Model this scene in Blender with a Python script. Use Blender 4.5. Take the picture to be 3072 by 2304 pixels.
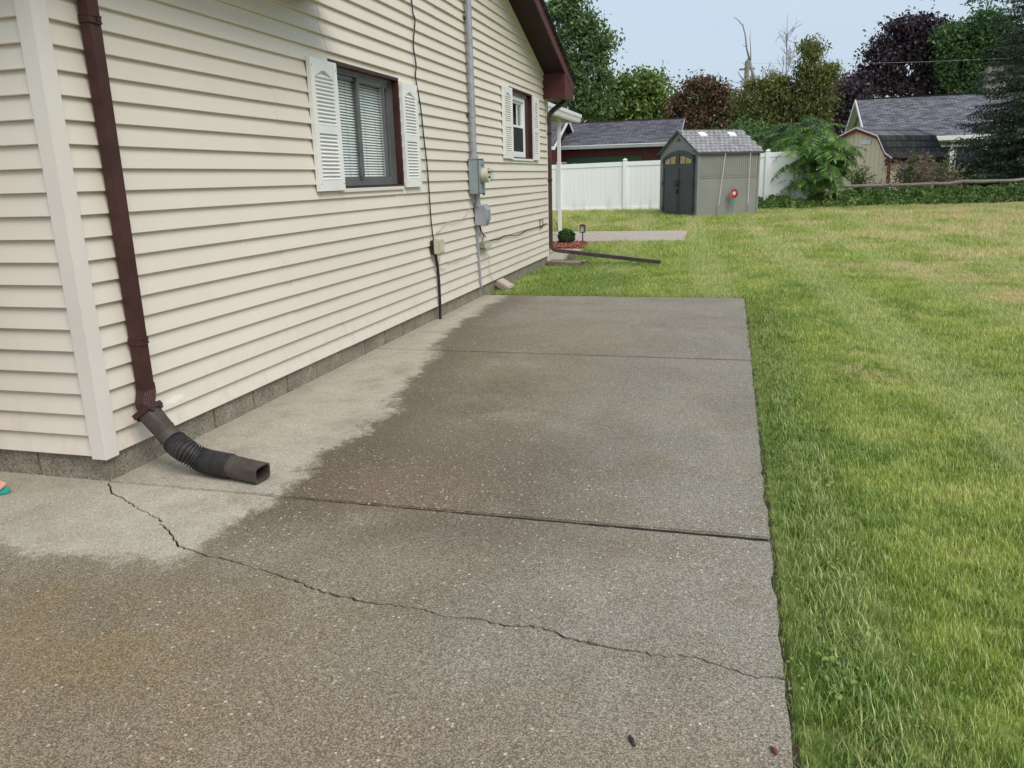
import bpy, bmesh, math, random
import numpy as np
from mathutils import Vector, Matrix
R = math.radians
scene = bpy.context.scene
for o in list(bpy.data.objects): bpy.data.objects.remove(o)
COL = scene.collection

# ------------------------------------------------------------------ camera
FPX, YAW, PITCH, ROLL = 2354.95, 0.27063, 0.25619, -0.02768
C0 = np.array([2.81494, -2.89058, 1.35882])
def _axes():
    cy, sy, cp, sp, cr, sr = math.cos(YAW), math.sin(YAW), math.cos(PITCH), math.sin(PITCH), math.cos(ROLL), math.sin(ROLL)
    f = np.array([-sy*cp, cy*cp, -sp]); r = np.array([cy, sy, 0.0]); u = np.cross(r, f)
    return cr*r + sr*u, -sr*r + cr*u, f
AX_R, AX_U, AX_F = _axes()
cam_d = bpy.data.cameras.new('camera'); cam = bpy.data.objects.new('camera', cam_d); COL.objects.link(cam)
cam_d.sensor_fit = 'HORIZONTAL'; cam_d.sensor_width = 36.0; cam_d.lens = FPX/3072*36.0
cam_d.clip_start = 0.05; cam_d.clip_end = 2000
m = Matrix.Identity(4)
for i in range(3):
    m[i][0] = AX_R[i]; m[i][1] = AX_U[i]; m[i][2] = -AX_F[i]; m[i][3] = C0[i]
cam.matrix_world = m
scene.camera = cam

# ------------------------------------------------------------------ light: overcast sky, soft sun from the right
SUN_EL, SUN_AZ = R(50), math.atan2(0.78, -0.62)        # azimuth from +Y towards +X
w = bpy.data.worlds.new('World'); scene.world = w; w.use_nodes = True
nt = w.node_tree; nt.nodes.clear()
wo = nt.nodes.new('ShaderNodeOutputWorld'); bg = nt.nodes.new('ShaderNodeBackground')
sky = nt.nodes.new('ShaderNodeTexSky'); sky.sky_type = 'NISHITA'; sky.sun_disc = False
sky.sun_elevation = SUN_EL; sky.sun_rotation = SUN_AZ; sky.air_density = 1.0; sky.dust_density = 3.0; sky.ozone_density = 1.0
mx = nt.nodes.new('ShaderNodeMix'); mx.data_type = 'RGBA'; mx.inputs[0].default_value = 0.86
mx.inputs[7].default_value = (3.55, 4.25, 4.95, 1)          # even thin cloud cover over the blue
tcw = nt.nodes.new('ShaderNodeTexCoord'); nzw = nt.nodes.new('ShaderNodeTexNoise'); nzw.inputs['Scale'].default_value = 2.2; nzw.inputs['Detail'].default_value = 5; nzw.inputs['Roughness'].default_value = 0.5
mpw = nt.nodes.new('ShaderNodeMapping'); mpw.inputs['Scale'].default_value = (1, 1, 2.6); crw = nt.nodes.new('ShaderNodeValToRGB')
crw.color_ramp.elements[0].position = 0.32; crw.color_ramp.elements[0].color = (3.30, 4.02, 4.78, 1); crw.color_ramp.elements[1].position = 0.68; crw.color_ramp.elements[1].color = (3.90, 4.58, 5.20, 1)
nt.links.new(tcw.outputs['Generated'], mpw.inputs[0]); nt.links.new(mpw.outputs[0], nzw.inputs['Vector']); nt.links.new(nzw.outputs[0], crw.inputs[0]); nt.links.new(crw.outputs[0], mx.inputs[7])
nt.links.new(sky.outputs[0], mx.inputs[6]); nt.links.new(mx.outputs[2], bg.inputs[0])
bg.inputs[1].default_value = 0.10
nt.links.new(bg.outputs[0], wo.inputs[0])
sd = bpy.data.lights.new('sun', 'SUN'); sun = bpy.data.objects.new('sun', sd); COL.objects.link(sun)
sd.energy = 1.5; sd.angle = R(36); sd.color = (1.0, 0.95, 0.87)
sdir = Vector((math.sin(SUN_AZ)*math.cos(SUN_EL), math.cos(SUN_AZ)*math.cos(SUN_EL), math.sin(SUN_EL)))
sun.rotation_euler = sdir.to_track_quat('Z', 'Y').to_euler(); sun.location = (12, 6, 20)
scene.view_settings.view_transform = 'Standard'; scene.view_settings.look = 'None'
scene.view_settings.exposure = 0.8; scene.view_settings.gamma = 1.0; scene.view_settings.use_curve_mapping = False

# ------------------------------------------------------------------ pixel (of the 3072 x 2304 photo) to point
def ray(x, y): return AX_F + AX_R*(x-1536)/FPX + AX_U*(1152-y)/FPX
def _pl(x, y, i, c):
    d = ray(x, y); t = (c-C0[i])/d[i]; return Vector(C0 + t*d)
def atx(x, y, X=0.0): return _pl(x, y, 0, X)
def aty(x, y, Y): return _pl(x, y, 1, Y)
def atz(x, y, Z=0.0): return _pl(x, y, 2, Z)
def px_of(P):
    d = np.asarray(P, float) - C0; z = d @ AX_F
    return 1536 + FPX*(d @ AX_R)/z, 1152 - FPX*(d @ AX_U)/z, z
def sstep(a, b, t):
    t = min(1, max(0, (t-a)/(b-a))); return t*t*(3-2*t)
def ground_z(x, y): return -0.03 + 0.17*sstep(17.3, 21, y) + 0.14*sstep(22.5, 28, y)

# ------------------------------------------------------------------ materials
MATS = {}
class NT:
    def __init__(s, name):
        s.m = bpy.data.materials.new(name); s.m.use_nodes = True; s.t = s.m.node_tree
        s.b = s.t.nodes['Principled BSDF']; s.out = s.t.nodes['Material Output']; MATS[name] = s.m
    def n(s, typ, **kw):
        o = s.t.nodes.new(typ)
        for k, v in kw.items():
            if k.startswith('i_'): o.inputs[int(k[2:]) if k[2:].isdigit() else k[2:].replace('_', ' ')].default_value = v
            else: setattr(o, k, v)
        return o
    def l(s, a, b): s.t.links.new(a, b)
    def pos(s): return s.n('ShaderNodeNewGeometry').outputs['Position']
    def map(s, vec, scale=(1, 1, 1), rot=(0, 0, 0)):
        o = s.n('ShaderNodeMapping'); o.inputs['Scale'].default_value = scale; o.inputs['Rotation'].default_value = rot; s.l(vec, o.inputs[0]); return o.outputs[0]
    def noise(s, vec, scale, detail=3, rough=0.55, out=0):
        o = s.n('ShaderNodeTexNoise', i_Scale=scale, i_Detail=detail, i_Roughness=rough)
        if vec is not None: s.l(vec, o.inputs['Vector'])
        return o.outputs[out]
    def voro(s, vec, scale, feature='F1', rand=1.0):
        o = s.n('ShaderNodeTexVoronoi', feature=feature); o.inputs['Scale'].default_value = scale; o.inputs['Randomness'].default_value = rand
        s.l(vec, o.inputs['Vector']); return o
    def ramp(s, fac, stops, interp='LINEAR'):
        o = s.n('ShaderNodeValToRGB'); cr = o.color_ramp; cr.interpolation = interp
        while len(cr.elements) < len(stops): cr.elements.new(0.5)
        for e, (p, c) in zip(cr.elements, stops):
            e.position = p; e.color = (*c, 1) if not isinstance(c, (int, float)) else (c, c, c, 1)
        s.l(fac, o.inputs[0]); return o.outputs[0]
    def mix(s, fac, a, b, mode='MIX'):
        o = s.n('ShaderNodeMix', data_type='RGBA', blend_type=mode)
        for v, ix in ((fac, 0), (a, 6), (b, 7)):
            sock = o.inputs[ix]
            if isinstance(v, (int, float)): sock.default_value = v if ix == 0 else (v, v, v, 1)
            elif isinstance(v, tuple): sock.default_value = (*v, 1)
            else: s.l(v, sock)
        return o.outputs[2]
    def math(s, op, a, b=None, c=None):
        o = s.n('ShaderNodeMath', operation=op)
        for v, sock in ((a, o.inputs[0]), (b, o.inputs[1]), (c, o.inputs[2])):
            if v is None: continue
            if isinstance(v, (int, float)): sock.default_value = v
            else: s.l(v, sock)
        return o.outputs[0]
    def sm(s, v, a, b, lo=0.0, hi=1.0):
        o = s.n('ShaderNodeMapRange', interpolation_type='SMOOTHSTEP'); s.l(v, o.inputs[0])
        for i, q in enumerate((a, b, lo, hi)): o.inputs[i+1].default_value = q
        return o.outputs[0]
    def col(s, v): 
        if isinstance(v, tuple): s.b.inputs['Base Color'].default_value = (*v, 1)
        else: s.l(v, s.b.inputs['Base Color'])
    def set(s, rough=0.6, metal=0.0, spec=0.5):
        s.b.inputs['Roughness'].default_value = rough; s.b.inputs['Metallic'].default_value = metal; s.b.inputs['Specular IOR Level'].default_value = spec
    def bump(s, h, strength=0.3, dist=0.01):
        o = s.n('ShaderNodeBump'); o.inputs['Strength'].default_value = strength; o.inputs['Distance'].default_value = dist
        s.l(h, o.inputs['Height']); s.l(o.outputs[0], s.b.inputs['Normal'])

def simple(name, c, rough=0.6, metal=0.0, var=0.12, scale=6.0, bump=0.0, bscale=60.0, spec=0.4, stretch=(1, 1, 1)):
    t = NT(name); p = t.map(t.pos(), stretch)
    n = t.noise(p, scale, 4)
    a = tuple(x*(1-var) for x in c); b = tuple(min(1, x*(1+var)) for x in c)
    t.col(t.ramp(n, [(0.3, a), (0.7, b)])); t.set(rough, metal, spec)
    if bump: t.bump(t.noise(p, bscale, 3), bump, 0.005)
    return t.m

def mat_siding(name, c):
    t = NT(name); P = t.pos()
    n = t.noise(P, 1.1, 4); n2 = t.noise(t.map(P, (6, 6, 90)), 4, 4)
    n3 = t.noise(t.map(P, (7, 7, 1.2)), 1.0, 4, 0.65)
    base = t.ramp(n, [(0.3, tuple(x*0.94 for x in c)), (0.7, tuple(min(1, x*1.03) for x in c))])
    base = t.mix(t.sm(n3, 0.56, 0.80, 0, 0.22), base, (0.46, 0.45, 0.40))
    sx0 = t.n('ShaderNodeSeparateXYZ'); t.l(P, sx0.inputs[0])
    spl_ = t.math('MULTIPLY', t.sm(sx0.outputs[2], 0.55, 0.14), t.sm(t.noise(t.map(P, (3, 3, 1.5)), 4, 5, 0.7), 0.42, 0.75, 0, 0.40))
    base = t.mix(spl_, base, (0.40, 0.35, 0.27))
    rp = t.n('ShaderNodeObjectInfo').outputs['Random']
    base = t.mix(0.35, base, t.mix(rp, tuple(x*0.955 for x in c), tuple(min(1, x*1.03) for x in c)))
    sc = atx(525, 1198, 0.015); sx = t.n('ShaderNodeSeparateXYZ'); t.l(P, sx.inputs[0])
    dy = t.math('SUBTRACT', sx.outputs[1], sc.y); dz = t.math('SUBTRACT', t.math('SUBTRACT', sx.outputs[2], sc.z), t.math('MULTIPLY', dy, 0.03))
    q = t.math('ADD', t.math('POWER', t.math('MULTIPLY', t.math('ABSOLUTE', dy), 10.0), 2.0), t.math('POWER', t.math('MULTIPLY', t.math('ABSOLUTE', dz), 42.0), 2.0))
    q = t.math('ADD', q, t.math('MULTIPLY', t.noise(P, 45, 3), 1.2))
    base = t.mix(t.sm(q, 1.5, 0.7, 0, 0.7), base, (0.78, 0.80, 0.76))
    t.col(base); t.set(0.42, 0, 0.35); t.bump(t.math('ADD', n2, t.math('MULTIPLY', t.noise(t.map(P, (1, 1, 2)), 1.6, 2), 9.0)), 0.30, 0.0012)
    return t.m

def mat_concrete(name, strip=True):
    t = NT(name); P = t.pos()
    sep = t.n('ShaderNodeSeparateXYZ'); t.l(P, sep.inputs[0]); X, Y = sep.outputs[0], sep.outputs[1]
    big = t.noise(P, 0.85, 5, 0.6); mid = t.noise(P, 3.2, 6, 0.7); fine = t.noise(P, 120, 3, 0.7)
    dark = t.ramp(big, [(0.25, (0.122, 0.096, 0.064)), (0.45, (0.168, 0.136, 0.094)), (0.58, (0.196, 0.161, 0.114)), (0.8, (0.242, 0.206, 0.153))])
    dark = t.mix(t.sm(mid, 0.42, 0.72, 0, 0.5), dark, (0.232, 0.194, 0.140))
    pale = t.sm(t.noise(t.map(P, (1, 1, 1)), 1.15, 6, 0.72), 0.52, 0.68, 0, 0.75); pale = t.math('MULTIPLY', pale, t.sm(X, 0.6, 1.8, 0.25, 1.0))
    dark = t.mix(pale, dark, (0.275, 0.243, 0.193))
    gry = t.math('MULTIPLY', t.math('MAXIMUM', t.sm(X, 1.2, 2.7), t.sm(Y, 2.6, 5.5)), t.sm(t.noise(P, 1.9, 5, 0.6), 0.30, 0.62, 0.25, 0.85))
    dark = t.mix(gry, dark, (0.246, 0.222, 0.182))
    pnk = t.math('MULTIPLY', t.sm(Y, -0.8, -1.4), t.sm(t.noise(P, 1.4, 4), 0.35, 0.6, 0.15, 0.6))
    dark = t.mix(pnk, dark, (0.215, 0.162, 0.110))
    dk_ = t.math('MULTIPLY', t.math('MULTIPLY', t.sm(Y, -0.55, -0.1), t.sm(Y, 1.5, 0.6)), t.math('MULTIPLY', t.sm(X, 2.7, 1.9), t.sm(t.noise(P, 1.7, 5, 0.6), 0.30, 0.55, 0.2, 0.8)))
    dark = t.mix(dk_, dark, (0.132, 0.106, 0.074))
    # ochre growth in the front slab, bluish damp look towards the lawn
    och = t.math('MULTIPLY', t.sm(Y, -0.55, -1.0), t.sm(X, 2.3, 1.0))
    och = t.math('MULTIPLY', och, t.sm(t.noise(P, 2.1, 4), 0.40, 0.66, 0.1, 0.5))
    dark = t.mix(och, dark, (0.225, 0.155, 0.066))
    blu = t.math('MULTIPLY', t.sm(X, 1.5, 2.7), t.sm(Y, -0.3, 1.2))
    blu = t.math('MULTIPLY', blu, t.sm(t.noise(P, 1.6, 4), 0.40, 0.62, 0, 0.38))
    dark = t.mix(blu, dark, (0.165, 0.162, 0.158))
    redp = t.math('MULTIPLY', t.math('MULTIPLY', t.sm(X, 0.75, 1.0), t.sm(X, 2.0, 1.5)), t.math('MULTIPLY', t.sm(Y, -0.1, 0.05), t.sm(Y, 0.6, 0.3)))
    dark = t.mix(t.math('MULTIPLY', redp, 0.45), dark, (0.185, 0.120, 0.085))
    # algae band just outside the drip line
    if strip:
        w1 = t.math('SUBTRACT', t.noise(P, 2.6, 5, 0.62), 0.5); w2 = t.math('SUBTRACT', t.noise(P, 22, 4, 0.7), 0.5)
        xb = t.sm(Y, 0.6, 4.6, 0.86, 0.30)
        d1 = t.math('SUBTRACT', X, xb); d2 = t.math('SUBTRACT', -0.66, Y)
        d = t.math('MAXIMUM', d1, d2)
        d = t.math('ADD', d, t.math('MULTIPLY', w1, 0.50)); d = t.math('ADD', d, t.math('MULTIPLY', w2, 0.26))
        band = t.math('MULTIPLY', t.sm(d, 0.55, 0.05), 0.55)
        dark = t.mix(t.math('MULTIPLY', band, t.sm(Y, -0.5, 0.3)), dark, (0.098, 0.076, 0.054))
        light = t.ramp(mid, [(0.3, (0.325, 0.285, 0.222)), (0.7, (0.445, 0.400, 0.325))])
        light = t.mix(t.sm(X, 0.16, 0.02, 0, 0.45), light, (0.30, 0.265, 0.21))
        mask = t.math('MULTIPLY', t.sm(d, 0.07, -0.07), t.sm(mid, 0.25, 0.5, 0.72, 1.0))
        base = t.mix(mask, dark, light)
    else:
        base = t.ramp(mid, [(0.3, (0.36, 0.30, 0.25)), (0.7, (0.46, 0.40, 0.34))]); mask = None
    # exposed aggregate
    pd = t.sm(t.noise(P, 1.3, 4), 0.36, 0.66)
    pd = t.math('MAXIMUM', pd, t.math('MULTIPLY', t.sm(Y, -0.3, 0.05), t.sm(Y, 1.0, 0.5)))
    v1 = t.voro(P, 44); v2 = t.voro(P, 88); v3 = t.voro(P, 285)
    def peb(v, thr, size):
        r = t.n('ShaderNodeSeparateColor'); t.l(v.outputs['Color'], r.inputs[0])
        on = t.sm(r.outputs[0], thr, thr+0.02); inside = t.sm(v.outputs['Distance'], size, size*0.6)
        return t.math('MULTIPLY', on, inside), r.outputs[1]
    a1, c1 = peb(v1, 0.82, 0.27); a2, c2 = peb(v2, 0.66, 0.34)
    a1 = t.math('MULTIPLY', a1, t.math('ADD', 0.40, t.math('MULTIPLY', pd, 0.60)))
    a2 = t.math('MULTIPLY', a2, t.math('ADD', 0.25, t.math('MULTIPLY', pd, 0.75)))
    sp = t.n('ShaderNodeSeparateColor'); t.l(v3.outputs['Color'], sp.inputs[0])
    grit = t.math('ADD', 0.52, t.math('MULTIPLY', t.math('POWER', sp.outputs[0], 1.5), 1.25))
    if mask is not None: grit = t.math('ADD', t.math('MULTIPLY', grit, t.math('SUBTRACT', 1.0, t.math('MULTIPLY', mask, 0.45))), t.math('MULTIPLY', mask, 0.45))
    base = t.mix(1.0, base, grit, 'MULTIPLY')
    base = t.mix(t.math('MULTIPLY', a2, 0.85), base, t.ramp(c2, [(0.0, (0.40, 0.33, 0.23)), (0.5, (0.52, 0.47, 0.39)), (1, (0.33, 0.26, 0.19))]))
    base = t.mix(t.math('MULTIPLY', a1, 0.85), base, t.ramp(c1, [(0.0, (0.66, 0.62, 0.55)), (0.6, (0.55, 0.48, 0.38)), (1, (0.70, 0.66, 0.60))]))
    # small dark pits and a few reddish rust freckles
    pit = t.sm(t.noise(P, 95, 2), 0.66, 0.72, 0, 0.55); base = t.mix(pit, base, (0.07, 0.057, 0.043))
    t.col(base); t.set(0.82, 0, 0.3)
    h = t.math('ADD', t.math('MULTIPLY', fine, 0.6), t.math('ADD', a1, t.math('MULTIPLY', a2, 0.6)))
    t.bump(h, 0.55, 0.004)
    return t.m

def mat_grass(name, blade=True):
    t = NT(name); P = t.pos()
    sep = t.n('ShaderNodeSeparateXYZ'); t.l(P, sep.inputs[0]); X, Y = sep.outputs[0], sep.outputs[1]
    big = t.noise(t.map(P, (1, 0.8, 0)), 0.62, 6, 0.68); med = t.noise(t.map(P, (1, 1, 0)), 2.3, 5, 0.65); sml = t.noise(t.map(P, (1, 1, 0)), 11, 3, 0.6)
    g = t.ramp(med, [(0.28, (0.135, 0.220, 0.026)), (0.44, (0.235, 0.318, 0.050)), (0.57, (0.360, 0.418, 0.095)), (0.8, (0.500, 0.500, 0.185))])
    # mowing stripes running away from the house
    st = t.math('SINE', t.math('MULTIPLY', t.math('ADD', X, t.math('MULTIPLY', Y, 0.06)), 4.6))
    g = t.mix(t.sm(st, 0.0, 0.8, 0, 0.60), g, (0.410, 0.450, 0.180))
    dry = t.math('ADD', t.math('MULTIPLY', big, 0.75), t.math('MULTIPLY', sml, 0.25))
    far = t.sm(Y, 3.0, 17.0, 0.0, 0.045)
    rgt = t.math('MULTIPLY', t.sm(X, 4.2, 7.5, 0, 0.05), 1.0)
    dry = t.math('ADD', dry, t.math('ADD', far, rgt))
    # lush strip along the slab and next to the foundation
    near = t.math('MULTIPLY', t.sm(X, 4.1, 3.1, 0.0, 0.09), t.sm(Y, 7.5, 6.0))
    beh = t.math('MULTIPLY', t.sm(X, 2.6, 1.2, 0.0, 0.13), t.sm(Y, 13.5, 11.5))
    dry = t.math('SUBTRACT', dry, t.math('MAXIMUM', near, beh))
    c = t.mix(t.sm(dry, 0.525, 0.65, 0, 0.9), g, t.ramp(sml, [(0.3, (0.46, 0.37, 0.185)), (0.7, (0.64, 0.54, 0.31))]))
    c = t.mix(t.sm(dry, 0.44, 0.34, 0, 0.85), c, (0.155, 0.255, 0.038))
    band_ = t.math('MULTIPLY', t.math('MULTIPLY', t.sm(X, 3.55, 3.2), t.sm(Y, 6.6, 6.1)), t.sm(med, 0.3, 0.6, 0.15, 0.6))
    c = t.mix(band_, c, (0.125, 0.210, 0.030))
    if blade:
        oi = t.n('ShaderNodeNewGeometry').outputs['Random Per Island']
        c = t.mix(1.0, c, t.ramp(oi, [(0.0, 0.38), (0.5, 1.0), (1.0, 1.85)]), 'MULTIPLY')
        c = t.mix(t.sm(oi, 0.89, 0.92, 0, 0.55), c, (0.64, 0.57, 0.31))
        d = t.n('ShaderNodeBsdfDiffuse'); tr = t.n('ShaderNodeBsdfTranslucent'); gl = t.n('ShaderNodeBsdfGlossy'); gl.inputs['Roughness'].default_value = 0.45
        t.l(c, d.inputs[0]); t.l(c, tr.inputs[0])
        a = t.n('ShaderNodeMixShader'); a.inputs[0].default_value = 0.42; t.l(d.outputs[0], a.inputs[1]); t.l(tr.outputs[0], a.inputs[2])
        b = t.n('ShaderNodeMixShader'); b.inputs[0].default_value = 0.05; t.l(a.outputs[0], b.inputs[1]); t.l(gl.outputs[0], b.inputs[2])
        t.l(b.outputs[0], t.out.inputs[0])
    else:
        c = t.mix(0.35, c, (0.10, 0.085, 0.05)); t.col(c); t.set(0.95, 0, 0.1)
        t.bump(t.noise(P, 60, 4), 0.6, 0.02)
    return t.m

def mat_leaf(name, stops, trans=0.35, rough=0.5, nscale=0.7):
    t = NT(name); oi = t.n('ShaderNodeNewGeometry').outputs['Random Per Island']; nz = t.noise(t.pos(), nscale, 3)
    f = t.math('ADD', t.math('MULTIPLY', oi, 0.55), t.math('MULTIPLY', t.math('SUBTRACT', nz, 0.275), 1.0))
    c = t.ramp(f, stops)
    d = t.n('ShaderNodeBsdfDiffuse'); tr = t.n('ShaderNodeBsdfTranslucent'); gl = t.n('ShaderNodeBsdfGlossy'); gl.inputs['Roughness'].default_value = rough
    t.l(c, d.inputs[0]); t.l(c, tr.inputs[0])
    a = t.n('ShaderNodeMixShader'); a.inputs[0].default_value = trans; t.l(d.outputs[0], a.inputs[1]); t.l(tr.outputs[0], a.inputs[2])
    b = t.n('ShaderNodeMixShader'); b.inputs[0].default_value = 0.04; t.l(a.outputs[0], b.inputs[1]); t.l(gl.outputs[0], b.inputs[2])
    t.l(b.outputs[0], t.out.inputs[0]); return t.m

def mat_shingle(name, c, sx, sz, jit=0.35):
    t = NT(name)
    tc = t.n('ShaderNodeTexCoord').outputs['UV']
    br = t.n('ShaderNodeTexBrick', offset=0.5, squash=1.0); br.inputs['Scale'].default_value = 1.0
    br.inputs['Brick Width'].default_value = sx; br.inputs['Row Height'].default_value = sz; br.inputs['Mortar Size'].default_value = sz*0.10
    br.inputs['Color1'].default_value = (*[x*(1-jit) for x in c], 1); br.inputs['Color2'].default_value = (*[x*(1+jit) for x in c], 1); br.inputs['Mortar'].default_value = (*[x*0.35 for x in c], 1)
    t.l(tc, br.inputs['Vector'])
    n = t.noise(t.pos(), 14, 4); n2 = t.noise(t.map(t.pos(), (1.6, 1.6, 9)), 1.2, 3)
    cc = t.mix(1.0, br.outputs[0], t.ramp(n, [(0.25, 0.72), (0.75, 1.3)]), 'MULTIPLY')
    cc = t.mix(1.0, cc, t.ramp(n2, [(0.3, 0.85), (0.7, 1.18)]), 'MULTIPLY')
    t.col(cc); t.set(0.9, 0, 0.2); t.bump(br.outputs['Fac'], -0.6, 0.02); return t.m

CREAM = (0.69, 0.622, 0.53)
M_SIDE = mat_siding('vinyl_siding', CREAM)
M_POST = simple('vinyl_trim', (0.70, 0.645, 0.585), 0.42, var=0.04, scale=2, bump=0.1)
M_SHUT = simple('shutter_vinyl', (0.77, 0.765, 0.74), 0.38, var=0.05, scale=3)
M_BROWN = simple('brown_aluminium', (0.056, 0.022, 0.019), 0.5, var=0.25, scale=7, bump=0.12, spec=0.3)
M_BROWN2 = simple('brown_weathered_aluminium', (0.062, 0.045, 0.038), 0.42, var=0.3, scale=9, bump=0.1, spec=0.5)
M_SOFF = simple('dark_brown_soffit', (0.022, 0.008, 0.007), 0.7, var=0.2, scale=4)
M_FASC = simple('brown_fascia', (0.082, 0.021, 0.019), 0.55, var=0.2, scale=5, spec=0.3)
M_HOSE = simple('brown_plastic_hose', (0.066, 0.052, 0.042), 0.6, var=0.35, scale=14, bump=0.1)
M_RIB = simple('black_corrugated_plastic', (0.040, 0.036, 0.036), 0.5, var=0.3, scale=20)
M_BLOCK = None
M_GREYM = simple('grey_aluminium', (0.20, 0.20, 0.205), 0.38, 0.55, var=0.15, scale=5)
M_WHITEV = simple('white_vinyl', (0.78, 0.79, 0.79), 0.35, var=0.03, scale=2)
M_PIPE = simple('galvanised_pipe', (0.36, 0.36, 0.40), 0.42, 0.45, var=0.15, scale=12)
M_METER = simple('meter_box_paint', (0.27, 0.315, 0.33), 0.45, 0.1, var=0.12, scale=8, bump=0.05)
M_GREYP = simple('grey_plastic', (0.33, 0.335, 0.36), 0.5, var=0.12, scale=8)
M_BEIGE = simple('beige_plastic', (0.50, 0.48, 0.36), 0.5, var=0.16, scale=10)
M_BLACK = simple('black_rubber', (0.020, 0.017, 0.015), 0.5, var=0.3, scale=10)
M_WIRE = simple('grey_wire', (0.45, 0.42, 0.36), 0.5, var=0.15, scale=10)
M_BLIND = simple('blind_slat_vinyl', (0.92, 0.92, 0.90), 0.4, var=0.05, scale=3)
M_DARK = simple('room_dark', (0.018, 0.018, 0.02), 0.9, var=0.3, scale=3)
M_SCREW = simple('screw_metal', (0.2, 0.19, 0.18), 0.4, 0.8)
M_SKIN = simple('skin', (0.62, 0.34, 0.26), 0.5, var=0.1, scale=20)
M_TURQ = simple('turquoise_rubber', (0.02, 0.36, 0.28), 0.5, var=0.1, scale=20)
M_CLOTH = simple('navy_cloth', (0.05, 0.07, 0.14), 0.85, var=0.2, scale=20)
M_SHIRT = simple('light_cloth', (0.45, 0.45, 0.46), 0.85, var=0.12, scale=20)
M_HAIR = simple('hair', (0.05, 0.03, 0.02), 0.6, var=0.3, scale=30)
M_CONC = mat_concrete('exposed_aggregate_concrete', True)
M_CONC2 = mat_concrete('pale_concrete', False)
M_CRACK = simple('joint_dirt', (0.012, 0.010, 0.007), 0.95, var=0.4, scale=30)
M_GRASS = mat_grass('grass_blades', True)
M_LAWN = mat_grass('lawn_soil', False)
M_BARK = simple('bark', (0.16, 0.135, 0.11), 0.9, var=0.35, scale=9, bump=0.5, bscale=30)
M_DEAD = simple('dead_wood', (0.26, 0.25, 0.26), 0.9, var=0.2, scale=9, bump=0.3)
M_RAIL = simple('weathered_rail', (0.33, 0.28, 0.22), 0.9, var=0.3, scale=5, bump=0.4, bscale=40, stretch=(1, 6, 6))
M_POLE = simple('utility_pole_wood', (0.27, 0.23, 0.19), 0.9, var=0.2, scale=4)
def mat_glass(name, tint=(0.97, 0.99, 0.985)):
    t = NT(name); t.col(tint); t.set(0.03, 0, 0.5); t.b.inputs['Transmission Weight'].default_value = 1.0; t.b.inputs['IOR'].default_value = 1.02
    g = t.n('ShaderNodeBsdfGlossy'); g.inputs['Roughness'].default_value = 0.02; tr = t.n('ShaderNodeBsdfTransparent'); tr.inputs[0].default_value = (*tint, 1)
    fr = t.n('ShaderNodeFresnel'); fr.inputs[0].default_value = 1.5
    bf = t.math('SUBTRACT', 1.0, t.n('ShaderNodeNewGeometry').outputs['Backfacing']); fr_ = t.math('MULTIPLY', fr.outputs[0], bf)
    mxs = t.n('ShaderNodeMixShader'); t.l(fr_, mxs.inputs[0]); t.l(tr.outputs[0], mxs.inputs[1]); t.l(g.outputs[0], mxs.inputs[2]); t.l(mxs.outputs[0], t.out.inputs[0])
    return t.m
M_GLASS = mat_glass('window_glass')
M_DGLASS = simple('dark_window_glass', (0.012, 0.018, 0.024), 0.06, var=0.3, scale=1.0, spec=0.8)
def mat_block():
    t = NT('foundation_block'); P = t.pos(); n = t.noise(P, 5, 5, 0.65); v = t.voro(P, 150); sp = t.n('ShaderNodeSeparateColor'); t.l(v.outputs['Color'], sp.inputs[0])
    c = t.ramp(n, [(0.25, (0.17, 0.150, 0.115)), (0.6, (0.27, 0.235, 0.185)), (0.8, (0.36, 0.31, 0.25))])
    c = t.mix(1.0, c, t.math('ADD', 0.62, t.math('MULTIPLY', sp.outputs[0], 0.75)), 'MULTIPLY')
    pit = t.sm(t.noise(P, 70, 2), 0.62, 0.70, 0, 0.7); c = t.mix(pit, c, (0.04, 0.035, 0.028))
    t.col(c); t.set(0.95, 0, 0.2); t.bump(t.noise(P, 110, 3), 0.6, 0.006); return t.m
M_BLOCK = mat_block()

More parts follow.
